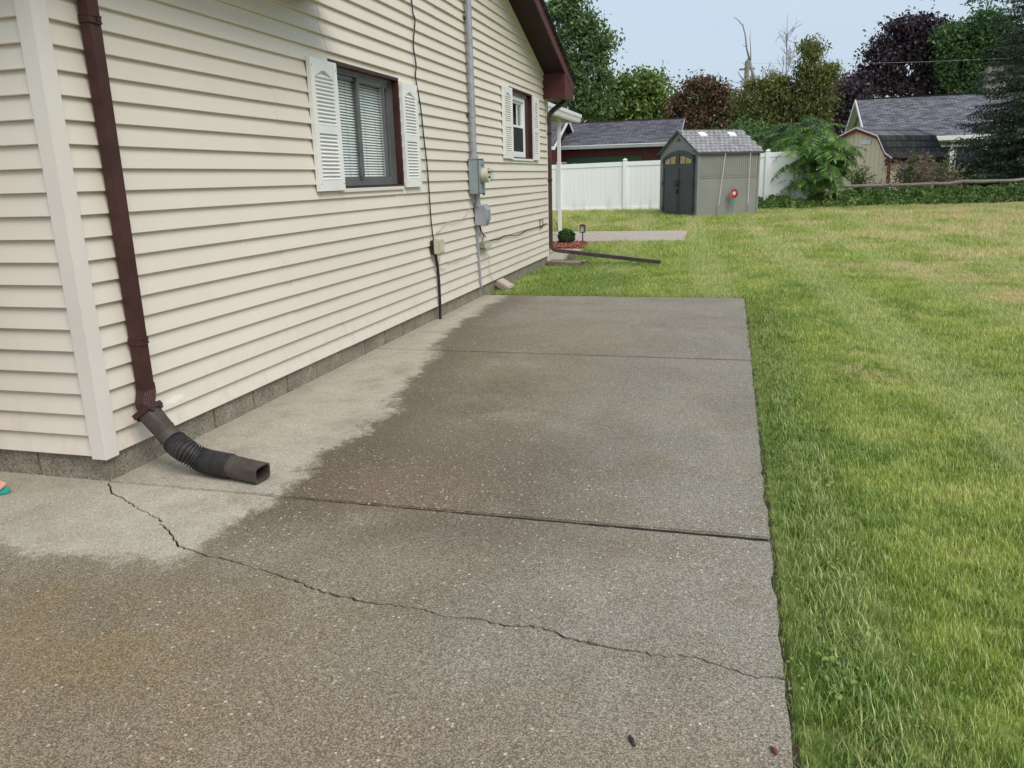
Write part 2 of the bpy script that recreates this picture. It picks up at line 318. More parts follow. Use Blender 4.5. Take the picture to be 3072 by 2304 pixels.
# ------------------------------------------------------------------ mesh helpers
class MB:
    def __init__(s): s.v = []; s.f = []
    def add(s, v, f):
        o = len(s.v); s.v += [tuple(p) for p in v]; s.f += [tuple(i+o for i in q) for q in f]; return s
    def box(s, x0, x1, y0, y1, z0, z1):
        return s.add([(x, y, z) for z in (z0, z1) for y in (y0, y1) for x in (x0, x1)],
                     [(0, 2, 3, 1), (4, 5, 7, 6), (0, 1, 5, 4), (2, 6, 7, 3), (0, 4, 6, 2), (1, 3, 7, 5)])
    def obox(s, c, ax, ay, az):      # centre and half-axis vectors
        c, ax, ay, az = map(Vector, (c, ax, ay, az))
        return s.add([c+ax*i+ay*j+az*k for k in (-1, 1) for j in (-1, 1) for i in (-1, 1)],
                     [(0, 2, 3, 1), (4, 5, 7, 6), (0, 1, 5, 4), (2, 6, 7, 3), (0, 4, 6, 2), (1, 3, 7, 5)])
    def prism(s, poly, a, b):        # poly: list of 3-vectors, extruded by vector b-a offset
        n = len(poly); d = Vector(b)
        P = [Vector(p)+Vector(a) for p in poly]; Q = [p+d for p in P]
        return s.add(P+Q, [tuple(range(n-1, -1, -1)), tuple(range(n, 2*n))] + [(i, (i+1) % n, n+(i+1) % n, n+i) for i in range(n)])
    def tube(s, pts, rad, n=8, cap=True):
        pts = [Vector(p) for p in pts]; rr = rad if isinstance(rad, (list, tuple)) else [rad]*len(pts)
        rings = []; prev = None
        for i, p in enumerate(pts):
            t = (pts[min(i+1, len(pts)-1)] - pts[max(i-1, 0)]).normalized()
            if prev is None:
                a = Vector((0, 0, 1)) if abs(t.z) < 0.9 else Vector((1, 0, 0)); u = t.cross(a).normalized()
            else:
                u = (prev - t*prev.dot(t)).normalized()
            prev = u; v = t.cross(u)
            rings.append([p + (u*math.cos(2*math.pi*k/n) + v*math.sin(2*math.pi*k/n))*rr[i] for k in range(n)])
        o = len(s.v); s.v += [tuple(q) for r_ in rings for q in r_]
        for i in range(len(rings)-1):
            for k in range(n): s.f.append((o+i*n+k, o+i*n+(k+1) % n, o+(i+1)*n+(k+1) % n, o+(i+1)*n+k))
        if cap: s.f.append(tuple(o+k for k in range(n-1, -1, -1))); s.f.append(tuple(o+(len(rings)-1)*n+k for k in range(n)))
        return s
    def sweep(s, frames, prof, cap=True):   # frames: (pos, u, v[, scale u, scale v]); prof: 2d loop
        o = len(s.v); n = len(prof)
        for fr in frames:
            p, u, v = Vector(fr[0]), Vector(fr[1]), Vector(fr[2]); su, sv = (fr[3], fr[4]) if len(fr) > 3 else (1, 1)
            s.v += [tuple(p + u*a*su + v*b*sv) for a, b in prof]
        for i in range(len(frames)-1):
            for k in range(n): s.f.append((o+i*n+k, o+i*n+(k+1) % n, o+(i+1)*n+(k+1) % n, o+(i+1)*n+k))
        if cap: s.f.append(tuple(o+k for k in range(n-1, -1, -1))); s.f.append(tuple(o+(len(frames)-1)*n+k for k in range(n)))
        return s
    def mesh(s, name, mat=None, smooth=False):
        me = bpy.data.meshes.new(name); me.from_pydata(s.v, [], s.f); me.validate(clean_customdata=False)
        if mat is not None: me.materials.append(mat)
        if smooth: me.polygons.foreach_set('use_smooth', [True]*len(me.polygons))
        me.update(); return me
    def build(s, name, mat, parent=None, smooth=False, bevel=0.0, recalc=True):
        me = s.mesh(name, mat, smooth)
        if recalc or bevel:
            bm = bmesh.new(); bm.from_mesh(me)
            if recalc: bmesh.ops.recalc_face_normals(bm, faces=bm.faces)
            if bevel:
                es = [e for e in bm.edges if len(e.link_faces) == 2 and e.calc_face_angle(0) > 0.6]
                bmesh.ops.bevel(bm, geom=es, offset=bevel, segments=2, affect='EDGES', clamp_overlap=True)
            bm.to_mesh(me); bm.free()
        return link(name, me, parent)
def link(name, me, parent=None, loc=None, rot=None):
    o = bpy.data.objects.new(name, me); COL.objects.link(o)
    if parent is not None: o.parent = parent
    if loc is not None: o.location = loc
    if rot is not None: o.rotation_euler = rot
    return o
def tag(o, label, cat, group=None):
    o['label'] = label; o['category'] = cat
    if group: o['group'] = group
    return o
def thing(name, label, cat, loc=(0, 0, 0), rz=0.0, group=None):
    o = link(name, None, None, loc, (0, 0, rz)); o.empty_display_size = 0.2; return tag(o, label, cat, group)
def structure(o): o['kind'] = 'structure'; return o
def stuff(o): o['kind'] = 'stuff'; return o
def uv_planar(o, uvec, vvec, org=(0, 0, 0)):
    me = o.data; uv = me.uv_layers.new(name='UVMap'); u, v, g = Vector(uvec), Vector(vvec), Vector(org)
    for lp in me.loops:
        p = me.vertices[lp.vertex_index].co - g; uv.data[lp.index].uv = (p.dot(u), p.dot(v))
def catmull(pts, n=8):
    P = [Vector(p) for p in pts]; P = [2*P[0]-P[1]] + P + [2*P[-1]-P[-2]]; out = []
    for i in range(1, len(P)-2):
        for k in range(n):
            t = k/n; a, b, c, d = P[i-1], P[i], P[i+1], P[i+2]
            out.append(0.5*((2*b) + (c-a)*t + (2*a-5*b+4*c-d)*t*t + (3*b-a-3*c+d)*t**3))
    out.append(P[-2]); return out

# ================================================================== the setting
rnd = random.Random(7)
xs = [-300, -120, -60, -30] + [i for i in range(-20, 31, 2)] + [45, 80, 150, 300]
ys = [-60, -20, -8] + [i for i in range(-4, 16, 2)] + [17.3, 17.8, 18.3, 18.8, 19.3, 19.8, 20.3, 21, 22, 23, 24, 25, 26, 27, 28, 35, 50, 80, 140, 400]
g = MB(); nx = len(xs)
g.add([(x, y, ground_z(x, y)) for y in ys for x in xs], [(j*nx+i, j*nx+i+1, (j+1)*nx+i+1, (j+1)*nx+i) for j in range(len(ys)-1) for i in range(nx-1)])
lawn = structure(g.build('lawn', M_LAWN, smooth=True)); lawn['label'] = 'mown back lawn with dry tan patches'

W_SLAB = 3.014
crack = [(-0.006, -0.003), (0.105, -0.114), (0.231, -0.171), (0.408, -0.265), (0.529, -0.313), (0.612, -0.389), (0.71, -0.457), (0.784, -0.525), (0.904, -0.559), (1.115, -0.601), (1.274, -0.639), (1.387, -0.673), (1.524, -0.725), (1.71, -0.753), (1.876, -0.754), (1.982, -0.78), (2.104, -0.769), (2.186, -0.789), (2.301, -0.772), (2.397, -0.81), (2.514, -0.834), (2.704, -0.843), (2.769, -0.828), (2.847, -0.856), (2.923, -0.879), (W_SLAB, -0.874)]
ck = []
for (a, b), (c, d) in zip(crack[:-1], crack[1:]):
    n = max(2, int(math.hypot(c-a, d-b)/0.018))
    for i in range(n):
        t = i/n; k = 0.0 if i == 0 else 1.0
        ck.append((a+(c-a)*t + k*rnd.gauss(0, 0.003), b+(d-b)*t + k*rnd.gauss(0, 0.0042)))
ck.append(crack[-1])
def gap(i): return 0.0024 + 0.0046*abs(math.sin(i*0.21)*math.sin(i*0.073+1)) + (0.004 if rnd.random() < 0.08 else 0)
up = [(x, y+gap(i)) for i, (x, y) in enumerate(ck)]; dn = [(x, y-gap(i+5)) for i, (x, y) in enumerate(ck)]
patio = structure(link('concrete_patio', None)); patio['label'] = 'stained concrete patio slab beside the house'
def slab(poly, name='slab_section', bev=0.006, mat=None, par=None, z=0.0, th=0.12):
    b = MB(); b.prism([(x, y, z-th) for x, y in poly], (0, 0, 0), (0, 0, th))
    return b.build(name, mat or M_CONC, par or patio, bevel=bev)
def right_edge(y0, y1):
    n = max(2, int(abs(y1-y0)/0.07)); return [(W_SLAB + (0 if i in (0, n) else rnd.gauss(0, 0.0022) - (0.008 if rnd.random() < 0.05 else 0)), y0+(y1-y0)*i/n) for i in range(n+1)]
def slabrect(x0, x1, y0, y1, **k): return slab([(x0, y0)] + right_edge(y0, y1) + [(x0, y1)], **k)
def cross_edge(y0, y1, rev=False, amp=0.0018):        # worn joint edge from the wall out to the lawn side
    n = 70; l_ = [(-0.03+(W_SLAB+0.03)*i/n, y0+(y1-y0)*i/n+(0 if i in (0, n) else rnd.gauss(0, amp))) for i in range(n+1)]; return l_[::-1] if rev else l_
slab(cross_edge(3.071, 3.082)[:-1] + right_edge(3.082, 6.166) + [(-0.03, 6.166)], bev=0.005)
slab(cross_edge(0.014, 0.027)[:-1] + right_edge(0.027, 3.052)[:-1] + cross_edge(3.061, 3.052, True), bev=0.005)
slab(up[:-1] + right_edge(up[-1][1], -0.012)[:-1] + cross_edge(0.002, -0.012, True), bev=0.0)
slab([(-7, -6)] + right_edge(-6, dn[-1][1]) + dn[::-1][1:] + [(-0.02, 0.02), (-7, 0.02)], bev=0.0)
b = MB(); b.box(-0.02, W_SLAB-0.004, -1.1, 6.1, -0.06, -0.009); b.build('joint_dirt', M_CRACK, patio)
b = MB(); b.box(W_SLAB-0.01, W_SLAB+0.022, -6, 6.2, -0.08, -0.024); b.build('edge_soil', simple('edge_soil', (0.045, 0.036, 0.022), 0.95, var=0.4, scale=30), patio)

bp = structure(link('rear_patio', None)); bp['label'] = 'pale concrete patio behind the house'
slab([(-6, 13.95), (1.93, 14.15), (1.83, 17.2), (-6, 17.15)], 'slab_section', 0.01, M_CONC2, bp, 0.004, 0.1)
pw = structure(link('garden_path', None)); pw['label'] = 'short concrete walk behind the far house corner'
slab([(-3, 9.95), (0.16, 10.0), (0.10, 11.55), (-3, 11.55)], 'slab_section', 0.01, M_CONC2, pw, 0.0, 0.1)
slab([(-3, 11.57), (0.10, 11.57), (0.12, 12.35), (-3, 12.35)], 'slab_section', 0.01, M_CONC2, pw, 0.0, 0.1)

# ================================================================== the house with the gable wall
CRS, ZB, HL = 0.1016, 0.132, 9.69
YM = HL/2
def zr(y): return 2.80 + 0.334*(HL-y if y > YM else y)          # rake soffit line on the gable wall
house = thing('house', 'cream vinyl-sided house with white shutters and brown rake trim', 'house')
LIP = 0.021
def board_x(z, z0, dx): return (1-(z-z0)/CRS)*LIP - 0.005 + dx
def board_gable(y0b, y1b, y0t, y1t, z0, za, zt, dx=0.0):
    """one lap board on the x=0 wall; z0 is its course line, za..zt the part that is kept"""
    b = MB(); xa, xt = board_x(za, z0, dx), board_x(zt, z0, dx); bk = -0.012
    lo = za
    v = [(bk, y0b, lo), (xa-0.0025, y0b, lo), (xa, y0b, lo+0.003), (xt, y0t, zt), (bk, y0t, zt)]
    w_ = [(bk, y1b, lo), (xa-0.0025, y1b, lo), (xa, y1b, lo+0.003), (xt, y1t, zt), (bk, y1t, zt)]
    b.add(v+w_, [(0, 1, 2, 3, 4), (9, 8, 7, 6, 5)] + [(i, 5+i, 5+(i+1) % 5, (i+1) % 5) for i in range(5)])
    return b.build('siding_board', M_SIDE, house)
HOLES = [(2.56, 3.79, 1.312, 2.205), (7.47, 8.67, 1.612, 2.492)]   # window openings on the gable wall
PW = 0.061
k = 0; jr = random.Random(3)
joints = None
while True:
    z0 = ZB + k*CRS; z1 = z0 + CRS
    if z0 > zr(YM)-0.02: break
    if k % 2 == 0:
        first = jr.choice([1.2, 2.47, 3.1, 3.66, 1.8]) + jr.uniform(-.1, .1)
        if k in (22, 24): first = 2.47
        joints = [first + i*3.66 for i in range(3)]
    segs_z = [(z0, z1)]
    cuts = []
    for hy0, hy1, hz0, hz1 in HOLES:
        if hz0 < z1 and hz1 > z0: cuts.append((hy0, hy1, max(z0, hz0), min(z1, hz1)))
    def lim(z):
        if z <= 2.80: return PW-0.004, HL-PW+0.004
        d = (z-2.80)/0.334; return max(PW, d), min(HL-PW, HL-d)
    L0, L1 = lim(z0); T0, T1 = lim(z1)
    if T0 > T1: T0 = T1 = YM
    # spans of full height, cut at panel joints and windows
    marks = sorted([j for j in joints if L0+0.3 < j < L1-0.3])
    for hy0, hy1, a, c in cuts: marks += [hy0, hy1]
    marks = [None] + sorted(marks) + [None]
    for i, (a, c) in enumerate(zip(marks[:-1], marks[1:])):
        ya = L0 if a is None else a; yc = L1 if c is None else c
        if yc-ya < 0.01: continue
        hole = [h for h in cuts if h[0] <= (ya+yc)/2 <= h[1]]
        dx = 0.0034 if i % 2 else 0.0
        if a is not None and a in joints: ya -= 0.0
        if hole:
            _, _, ha, hc = hole[0]
            if ha-z0 > 0.006: board_gable(ya, yc, ya, yc, z0, z0, ha)
            if z1-hc > 0.006: board_gable(ya, yc, ya, yc, z0, hc, z1)
        else:
            board_gable(ya, yc, T0 if a is None else ya, T1 if c is None else yc, z0, z0, z1, dx)
    k += 1
def board_front(x0, x1, z0, zt, dx=0.0):
    b = MB(); ya = -(LIP-0.005+dx); yt = -dx - board_x(zt, z0, 0)
    v = [(x0, 0.012, z0), (x0, ya+0.0025, z0), (x0, ya, z0+0.003), (x0, yt, zt), (x0, 0.012, zt)]; w_ = [(x1, p[1], p[2]) for p in v]
    b.add(v+w_, [(4, 3, 2, 1, 0), (5, 6, 7, 8, 9)] + [((i+1) % 5, 5+(i+1) % 5, 5+i, i) for i in range(5)])
    return b.build('siding_board', M_SIDE, house)
for k in range(26):
    z0 = ZB + k*CRS
    j = -1.9 - (k//2 % 3)*0.8
    board_front(-5.5, j, z0, z0+CRS); board_front(j, -PW+0.004, z0, z0+CRS, 0.0012)
# corner posts: an L of two leaves with returns
def corner(yc, s):
    b = MB(); t = 0.024
    poly = [(0.0, 0.0), (0.0, s*PW), (t, s*PW), (t, s*-t), (-PW, s*-t), (-PW, 0.0)]
    b.prism([(x, yc+y, ZB-0.012) for x, y in poly], (0, 0, 0), (0, 0, 2.80-ZB))
    return b.build('corner_post', M_POST, house, bevel=0.003)
corner(0.0, 1); corner(HL, -1)
# masonry base
def blocks(axis, n, start, step):
    for i in range(n):
        b = MB(); a, c = start+i*step+0.005, start+(i+1)*step-0.005; d = 0.003*rnd.random()
        if axis == 'y': b.box(-0.2, -0.010-d, a, c, -0.25, 0.145)
        else: b.box(a, c, 0.010+d, 0.2, -0.25, 0.145)
        b.build('foundation_block', M_BLOCK, house, bevel=0.003)
blocks('y', 24, 0.045, 0.4); blocks('x', 13, -5.22, 0.4)
b = MB(); b.box(-0.19, -0.034, 0.02, HL-0.02, -0.25, 0.142); b.build('mortar', M_BLOCK, house)
b = MB(); b.box(-5.2, -0.04, 0.034, 0.19, -0.25, 0.1425); b.build('mortar', M_BLOCK, house)
b = MB(); b.box(-0.18, -0.0135, -0.0+0.0125, 0.06, -0.25, 0.144); b.build('foundation_block', M_BLOCK, house, bevel=0.003)
# back walls, so that the house is a closed body
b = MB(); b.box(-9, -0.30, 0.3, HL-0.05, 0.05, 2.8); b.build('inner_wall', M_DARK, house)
b = MB(); b.box(-9, -0.09, HL-0.02, HL+0.0, 0.14, 2.8); b.build('rear_wall', M_SIDE, house)
# roof, soffits, fascias
OV = 0.35
def slope_y(y, lift=0.0): return (zr(y) if 0 <= y <= HL else (2.80+0.334*(HL-y) if y > HL else 2.80+0.334*y)) + lift
M_SHING = mat_shingle('charcoal_shingles', (0.085, 0.083, 0.095), 0.32, 0.145)
for s in (0, 1):
    ye, yr = (HL+0.45, YM) if s else (-0.45, YM)
    b = MB(); b.add([(OV+0.02, ye, slope_y(ye, .165)), (-9, ye, slope_y(ye, .165)), (-9, yr, slope_y(yr, .165)), (OV+0.02, yr, slope_y(yr, .165)),
                     (OV+0.02, ye, slope_y(ye, .15)), (-9, ye, slope_y(ye, .15)), (-9, yr, slope_y(yr, .15)), (OV+0.02, yr, slope_y(yr, .15))],
                    [(0, 1, 2, 3), (7, 6, 5, 4), (0, 4, 5, 1), (3, 2, 6, 7), (0, 3, 7, 4), (1, 5, 6, 2)])
    o = b.build('roof', M_SHING, house); uv_planar(o, (1, 0, 0), (0, 1, 0))
    # shingle edge strips along the rake (dark, uneven)
    n = 40
    b = MB()
    for i in range(n):
        a = ye+(yr-ye)*i/n; c = ye+(yr-ye)*(i+0.97)/n; dz = rnd.uniform(0, .006); ov = OV+0.035+rnd.uniform(0, .006)
        for (p, q, l0, l1) in ((a, c, .166, .178),):
            b.add([(0, p, slope_y(p, l0+dz)), (ov, p, slope_y(p, l0+dz)), (ov, q, slope_y(q, l0)), (0, q, slope_y(q, l0)), (0, p, slope_y(p, l1+dz)), (ov, p, slope_y(p, l1+dz)), (ov, q, slope_y(q, l1)), (0, q, slope_y(q, l1))],
                  [(3, 2, 1, 0), (4, 5, 6, 7), (0, 1, 5, 4), (2, 3, 7, 6), (1, 2, 6, 5), (0, 4, 7, 3)])
    b.build('shingle_edge', M_SHING, house)
    # rake soffit and fascia
    b = MB(); b.add([(0.0, ye, slope_y(ye)), (OV-0.025, ye, slope_y(ye)), (OV-0.025, yr, slope_y(yr)), (0.0, yr, slope_y(yr)), (0, ye, slope_y(ye, .1)), (OV-.025, ye, slope_y(ye, .1)), (OV-.025, yr, slope_y(yr, .1)), (0, yr, slope_y(yr, .1))],
                    [(0, 1, 2, 3), (7, 6, 5, 4), (0, 4, 5, 1), (3, 2, 6, 7), (1, 5, 6, 2), (0, 3, 7, 4)])
    b.build('soffit', M_SOFF, house)
    b = MB(); f0, f1 = -0.015, .148
    b.add([(OV-0.024, ye, slope_y(ye, f0)), (OV, ye, slope_y(ye, f0)), (OV, yr, slope_y(yr, f0)), (OV-0.024, yr, slope_y(yr, f0)), (OV-0.024, ye, slope_y(ye, f1)), (OV, ye, slope_y(ye, f1)), (OV, yr, slope_y(yr, f1)), (OV-0.024, yr, slope_y(yr, f1))],
          [(0, 1, 2, 3), (7, 6, 5, 4), (0, 4, 5, 1), (3, 2, 6, 7), (1, 5, 6, 2), (0, 3, 7, 4)])
    b.build('rake_fascia', M_FASC, house, bevel=0.003)
    # cream J-channel where the boards meet the soffit
    b = MB(); y0, y1 = (HL-0.02, YM) if s else (0.02, YM)
    b.add([(0.0, y0, slope_y(y0, -.028)), (.022, y0, slope_y(y0, -.028)), (.022, y1, slope_y(y1, -.028)), (0, y1, slope_y(y1, -.028)), (0, y0, slope_y(y0, -.002)), (.022, y0, slope_y(y0, -.002)), (.022, y1, slope_y(y1, -.002)), (0, y1, slope_y(y1, -.002))],
          [(0, 1, 2, 3), (7, 6, 5, 4), (0, 4, 5, 1), (3, 2, 6, 7), (1, 5, 6, 2), (0, 3, 7, 4)])
    b.build('rake_channel', M_POST, house)
# boxed eave return at the far corner, added shading box at the near one
b = MB(); b.prism([(0.0, 9.46, 2.525), (0.0, HL+0.42, 2.525), (0.0, HL+0.42, 2.655), (0.0, 9.46, 2.875)], (0.003, 0, 0), (OV-0.008, 0, 0)); b.build('eave_or_shade_box', M_FASC, house, bevel=0.003)
b = MB(); b.box(-9, -0.0, HL+0.05, HL+0.40, 2.535, 2.66); b.build('eave_soffit', M_SOFF, house)
b = MB(); b.box(0.002, 0.37, -0.42, 2.38, 2.578, 2.75); b.build('eave_or_shade_box', M_SOFF, house, bevel=0.003)  # unseen box, guessed and added to shade the top of the near siding
b = MB(); b.box(-6, -0.0, -0.42, -0.03, 2.615, 2.75); b.build('eave_soffit', M_SOFF, house)
b = MB(); b.box(-9, OV-0.02, HL+0.425, HL+0.53, 2.56, 2.67); b.build('gutter', M_FASC, house, bevel=0.01)
b = MB(); b.box(-9, OV-0.02, -0.54, -0.455, 2.66, 2.78); b.build('gutter', M_FASC, house, bevel=0.01)
b = MB(); b.box(-9, OV-0.022, -0.448, -0.424, 2.58, 2.795); b.build('eave_fascia', M_FASC, house)

# ---- shutters
LOUV = None
def shutter(y0, y1, z0, z1, label):
    x0, x1 = 0.014, 0.046; w_ = y1-y0; st = 0.052*w_/0.37
    sh = MB()
    sh.box(x0, x1, y0, y0+st, z0, z1); sh.box(x0, x1, y1-st, y1, z0, z1)
    zt, zb, zm = z1-0.115, z0+0.075, z0+(z1-z0)*0.475
    sh.box(x0, x1-0.003, y0+st, y1-st, z0, zb); sh.box(x0, x1-0.003, y0+st, y1-st, zm-0.028, zm+0.028)
    # arched top rail with the little shoulder curve
    n = 14; poly = [(0, y1-st, z1), (0, y0+st, z1)]
    for i in range(n+1):
        t = i/n; y = y0+st+(w_-2*st)*t; c = 0.5-0.5*math.cos(2*math.pi*t)
        poly.append((0, y, zt-0.004 + 0.046*c**0.75))
    sh.prism(poly, (x0, 0, 0), (x1-0.003-x0, 0, 0))
    sh.box(x0, x0+0.004, y0+st, y1-st, zb, zt+0.045)
    o = sh.build('shutter', M_SHUT, house, bevel=0.003)
    lw = w_-2*st
    me = MB(); me.prism([(0.0, 0, -0.012), (0.004, 0, -0.016), (0.021, 0, -0.013), (0.024, 0, -0.008), (0.004, 0, 0.013)], (x0+0.004, 0, 0), (0, lw, 0))
    me = me.mesh('louver', M_SHUT)
    for a, c in ((zb, zm-0.028), (zm+0.028, zt+0.02)):
        cnt = int(round((c-a)/0.0265))
        for i in range(cnt):
            link('louver', me, o, (0, y0+st, a+(i+0.55)*(c-a)/cnt))
    sc = MB()
    for yy in (y0+0.02, y1-0.02):
        for zz in (z0+0.05, z1-0.05): sc.tube([(x1-0.001, yy, zz), (x1+0.002, yy, zz)], 0.004, 8)
    sc.build('screw', M_SCREW, o)
    o['label'] = label
    return o
shutter(2.225, 2.610, 1.305, 2.190, 'white louvered shutter left of the wide blinds window')
shutter(3.812, 4.165, 1.305, 2.190, 'white louvered shutter right of the wide blinds window')
shutter(7.080, 7.500, 1.605, 2.482, 'white louvered shutter left of the far white window')
shutter(8.665, 9.010, 1.605, 2.482, 'white louvered shutter right of the far white window')

# ---- wide slider window
def ring(b, x0, x1, y0, y1, z0, z1, t):
    b.box(x0, x1, y0, y0+t, z0, z1); b.box(x0, x1, y1-t, y1, z0, z1); b.box(x0, x1, y0+t, y1-t, z0, z0+t); b.box(x0, x1, y0+t, y1-t, z1-t, z1)
def window_slider():
    y0, y1, z0, z1 = HOLES[0]
    b = MB(); ring(b, -0.16, 0.019, y0-0.012, y1+0.012, z0-0.002, z1+0.012, 0.024); wn = b.build('window', M_BROWN, house)
    wn['label'] = 'wide dark-framed sliding window with closed white blinds'
    b = MB(); b.box(-0.02, 0.028, y0+0.012, y1-0.01, z0-0.024, z0+0.006); b.build('sill', M_POST, wn, bevel=0.004)
    b = MB(); a0, a1, c0, c1 = y0+0.013, y1-0.013, z0+0.023, z1-0.013
    ring(b, -0.105, -0.035, a0, a1, c0, c1, 0.020); ring(b, -0.11, -0.048, a0+0.02, a1-0.02, c0+0.02, c1-0.02, 0.016); b.build('frame', M_GREYM, wn, bevel=0.002)
    a0 += 0.036; a1 -= 0.036; c0 += 0.036; c1 -= 0.036; ymid = (a0+a1)/2 - 0.02
    b = MB(); ring(b, -0.100, -0.078, a0, ymid+0.03, c0, c1, 0.028); b.build('sash', M_GREYM, wn, bevel=0.002)
    b = MB(); ring(b, -0.074, -0.052, ymid-0.022, a1, c0, c1, 0.030); b.box(-0.076, -0.05, a1-0.12, a1-0.096, c0, c1); b.build('sash', M_GREYM, wn, bevel=0.002)
    b = MB(); b.box(-0.091, -0.088, a0+0.01, ymid+0.02, c0+0.01, c1-0.01); b.build('pane', M_GLASS, wn)
    b = MB(); b.box(-0.064, -0.061, ymid-0.005, a1-0.01, c0+0.01, c1-0.01); b.build('pane', M_GLASS, wn)
    sl = MB(); sl.prism([(-0.007, 0, 0.0095), (0.0075, 0, -0.0085), (0.008, 0, -0.0075), (-0.0065, 0, 0.0105)], (0, 0, 0), (0, a1-a0+0.03, 0)); me = sl.mesh('slat', M_BLIND)
    n = 38
    for i in range(n): link('slat', me, wn, (-0.113, a0-0.015, c0-0.01 + (i+0.5)*(c1-c0+0.02)/n))
    b = MB()
    for yy in (a0+0.16, ymid-0.14, ymid+0.18, a1-0.2): b.tube([(-0.1015, yy, c0), (-0.1015, yy, c1)], 0.0015, 5)
    b.build('blind_cord', M_WIRE, wn)
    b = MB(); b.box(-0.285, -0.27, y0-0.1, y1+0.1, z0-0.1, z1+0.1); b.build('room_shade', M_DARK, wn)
window_slider()
def window_hung():
    y0, y1, z0, z1 = HOLES[1]
    b = MB(); ring(b, -0.16, 0.019, y0-0.012, y1+0.012, z0-0.002, z1+0.012, 0.024); wn = b.build('window', M_BROWN, house)
    wn['label'] = 'far white double-hung window with lower screen'
    b = MB(); b.box(-0.03, 0.03, y0+0.012, y1-0.01, z0-0.024, z0+0.004); b.build('sill', M_WHITEV, wn, bevel=0.004)
    b = MB(); a0, a1, c0, c1 = y0+0.013, y1-0.2, z0+0.023, z1-0.06
    ring(b, -0.13, -0.04, a0, a1, c0, c1, 0.055); b.build('frame', M_WHITEV, wn, bevel=0.003)
    b = MB(); b.box(-0.14, -0.03, a1+0.001, y1-0.013, z0+0.02, z1-0.02); b.build('jamb', M_BROWN, wn)
    b = MB(); b.box(-0.14, -0.02, a0, a1, c1+0.001, z1-0.013); b.build('head_trim', M_GREYM, wn)
    a0 += 0.056; a1 -= 0.056; c0 += 0.056; c1 -= 0.056; zm = (c0+c1)/2+0.02
    b = MB(); ring(b, -0.095, -0.065, a0, a1, zm-0.02, c1, 0.030); b.box(-0.09, -0.07, a1-0.25, a1-0.235, zm, c1-0.02); b.build('sash', M_WHITEV, wn, bevel=0.002)
    b = MB(); ring(b, -0.064, -0.045, a0, a1, c0, zm-0.002, 0.022); b.build('sash', M_WHITEV, wn, bevel=0.002)
    b = MB(); b.box(-0.082, -0.079, a0+0.01, a1-0.01, zm, c1-0.01); b.build('pane', M_GLASS, wn)
    b = MB(); b.box(-0.056, -0.053, a0+0.01, a1-0.01, c0+0.01, zm-0.012); b.build('screen', M_DARK, wn)
    sl = MB(); sl.prism([(-0.009, 0, 0.0095), (0.0095, 0, -0.0085), (0.010, 0, -0.0075), (-0.0085, 0, 0.0105)], (0, 0, 0), (0, a1-a0-0.26, 0)); me = sl.mesh('slat', simple('green_blind_vinyl', (0.30, 0.42, 0.37), 0.45))
    n = 18
    for i in range(n): link('slat', me, wn, (-0.135, a0, zm + (i+0.5)*(c1-zm)/n))
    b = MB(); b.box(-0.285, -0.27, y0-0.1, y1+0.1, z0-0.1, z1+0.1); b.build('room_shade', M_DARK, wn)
window_hung()

# ---- white patio cover at the back of the house
pc = thing('patio_cover', 'white aluminium patio cover on a thin post behind the house', 'patio cover', (-1.1, 15.9, 0.0))
def L(p): return (p[0]+1.1, p[1]-15.9, p[2])
b = MB(); b.prism([L((-5, 10.0, 2.80)), L((-5, 10.0, 2.86)), L((-1.0, 10.0, 2.74)), L((-1.0, 10.0, 2.70))], (0, 0, 0), (0, 7.5, 0)); b.build('canopy', simple('canopy_underside_shaded', (0.20, 0.17, 0.13), 0.6), pc)  # shade of the underside put into the canopy colour as grey-brown
b = MB()
yy = 10.0
b.prism([L((-1.0, 10.0, 2.665)), L((-0.89, 10.0, 2.665)), L((-0.87, 10.0, 2.76)), L((-0.85, 10.0, 2.775)), L((-0.85, 10.0, 2.85)), L((-1.0, 10.0, 2.85))], (0, 0, 0), (0, 7.55, 0)); b.build('gutter', M_WHITEV, pc, bevel=0.004)
b = MB(); b.box(-4, 0.05, 1.45, 1.55, 2.66, 2.80); b.build('beam', M_WHITEV, pc)
b = MB(); b.box(-0.038, 0.038, -0.038, 0.038, 0.0, 2.72); b.build('post', M_WHITEV, pc, bevel=0.005)

# ================================================================== things fixed to the wall
# ---- near downspout with flexible extension
ds = thing('downspout', 'brown ribbed downspout by the near corner with black corrugated outlet hose', 'downspout', (0.06, 0.262, 0.0))
def D(p): return Vector((p[0]-0.06, p[1]-0.262, p[2]))
prof = []
def ribprof(wy, wx, n=7, d=0.004):
    out = []; hw, hx = wy/2, wx/2
    for i in range(n*2+1):                      # outer face with flutes
        t = -hw + wy*i/(n*2); out.append((t, hx - (d if i % 2 else 0)))
    out += [(hw, -hx), (-hw, -hx)]
    return out
P = ribprof(0.068, 0.050, 6, 0.003)
b = MB(); b.sweep([((-0.012, 0.005, z), (0, 1, 0), (1, 0, 0)) for z in (0.385, 0.9, 1.6, 2.62)], P); b.build('pipe', M_BROWN, ds)
def strap(par, z, wy, wx, yc=0.0, xc=0.0):
    b = MB(); hw, hx = wy/2+0.003, wx/2+0.003
    for dz in (0.0, 0.028):
        b.tube([(xc-hx, yc-hw, z+dz), (xc+hx, yc-hw, z+dz), (xc+hx+0.002, yc, z+dz-0.003), (xc+hx, yc+hw, z+dz), (xc-hx, yc+hw, z+dz)], 0.0035, 6)
    b.box(xc-hx, xc+hx, yc-hw, yc+hw, z-0.002, z+0.03)
    b.tube([(xc+hx, yc+0.012, z+0.014), (xc+hx+0.006, yc+0.012, z+0.014)], 0.008, 8)
    return b.build('strap', M_BROWN, par)
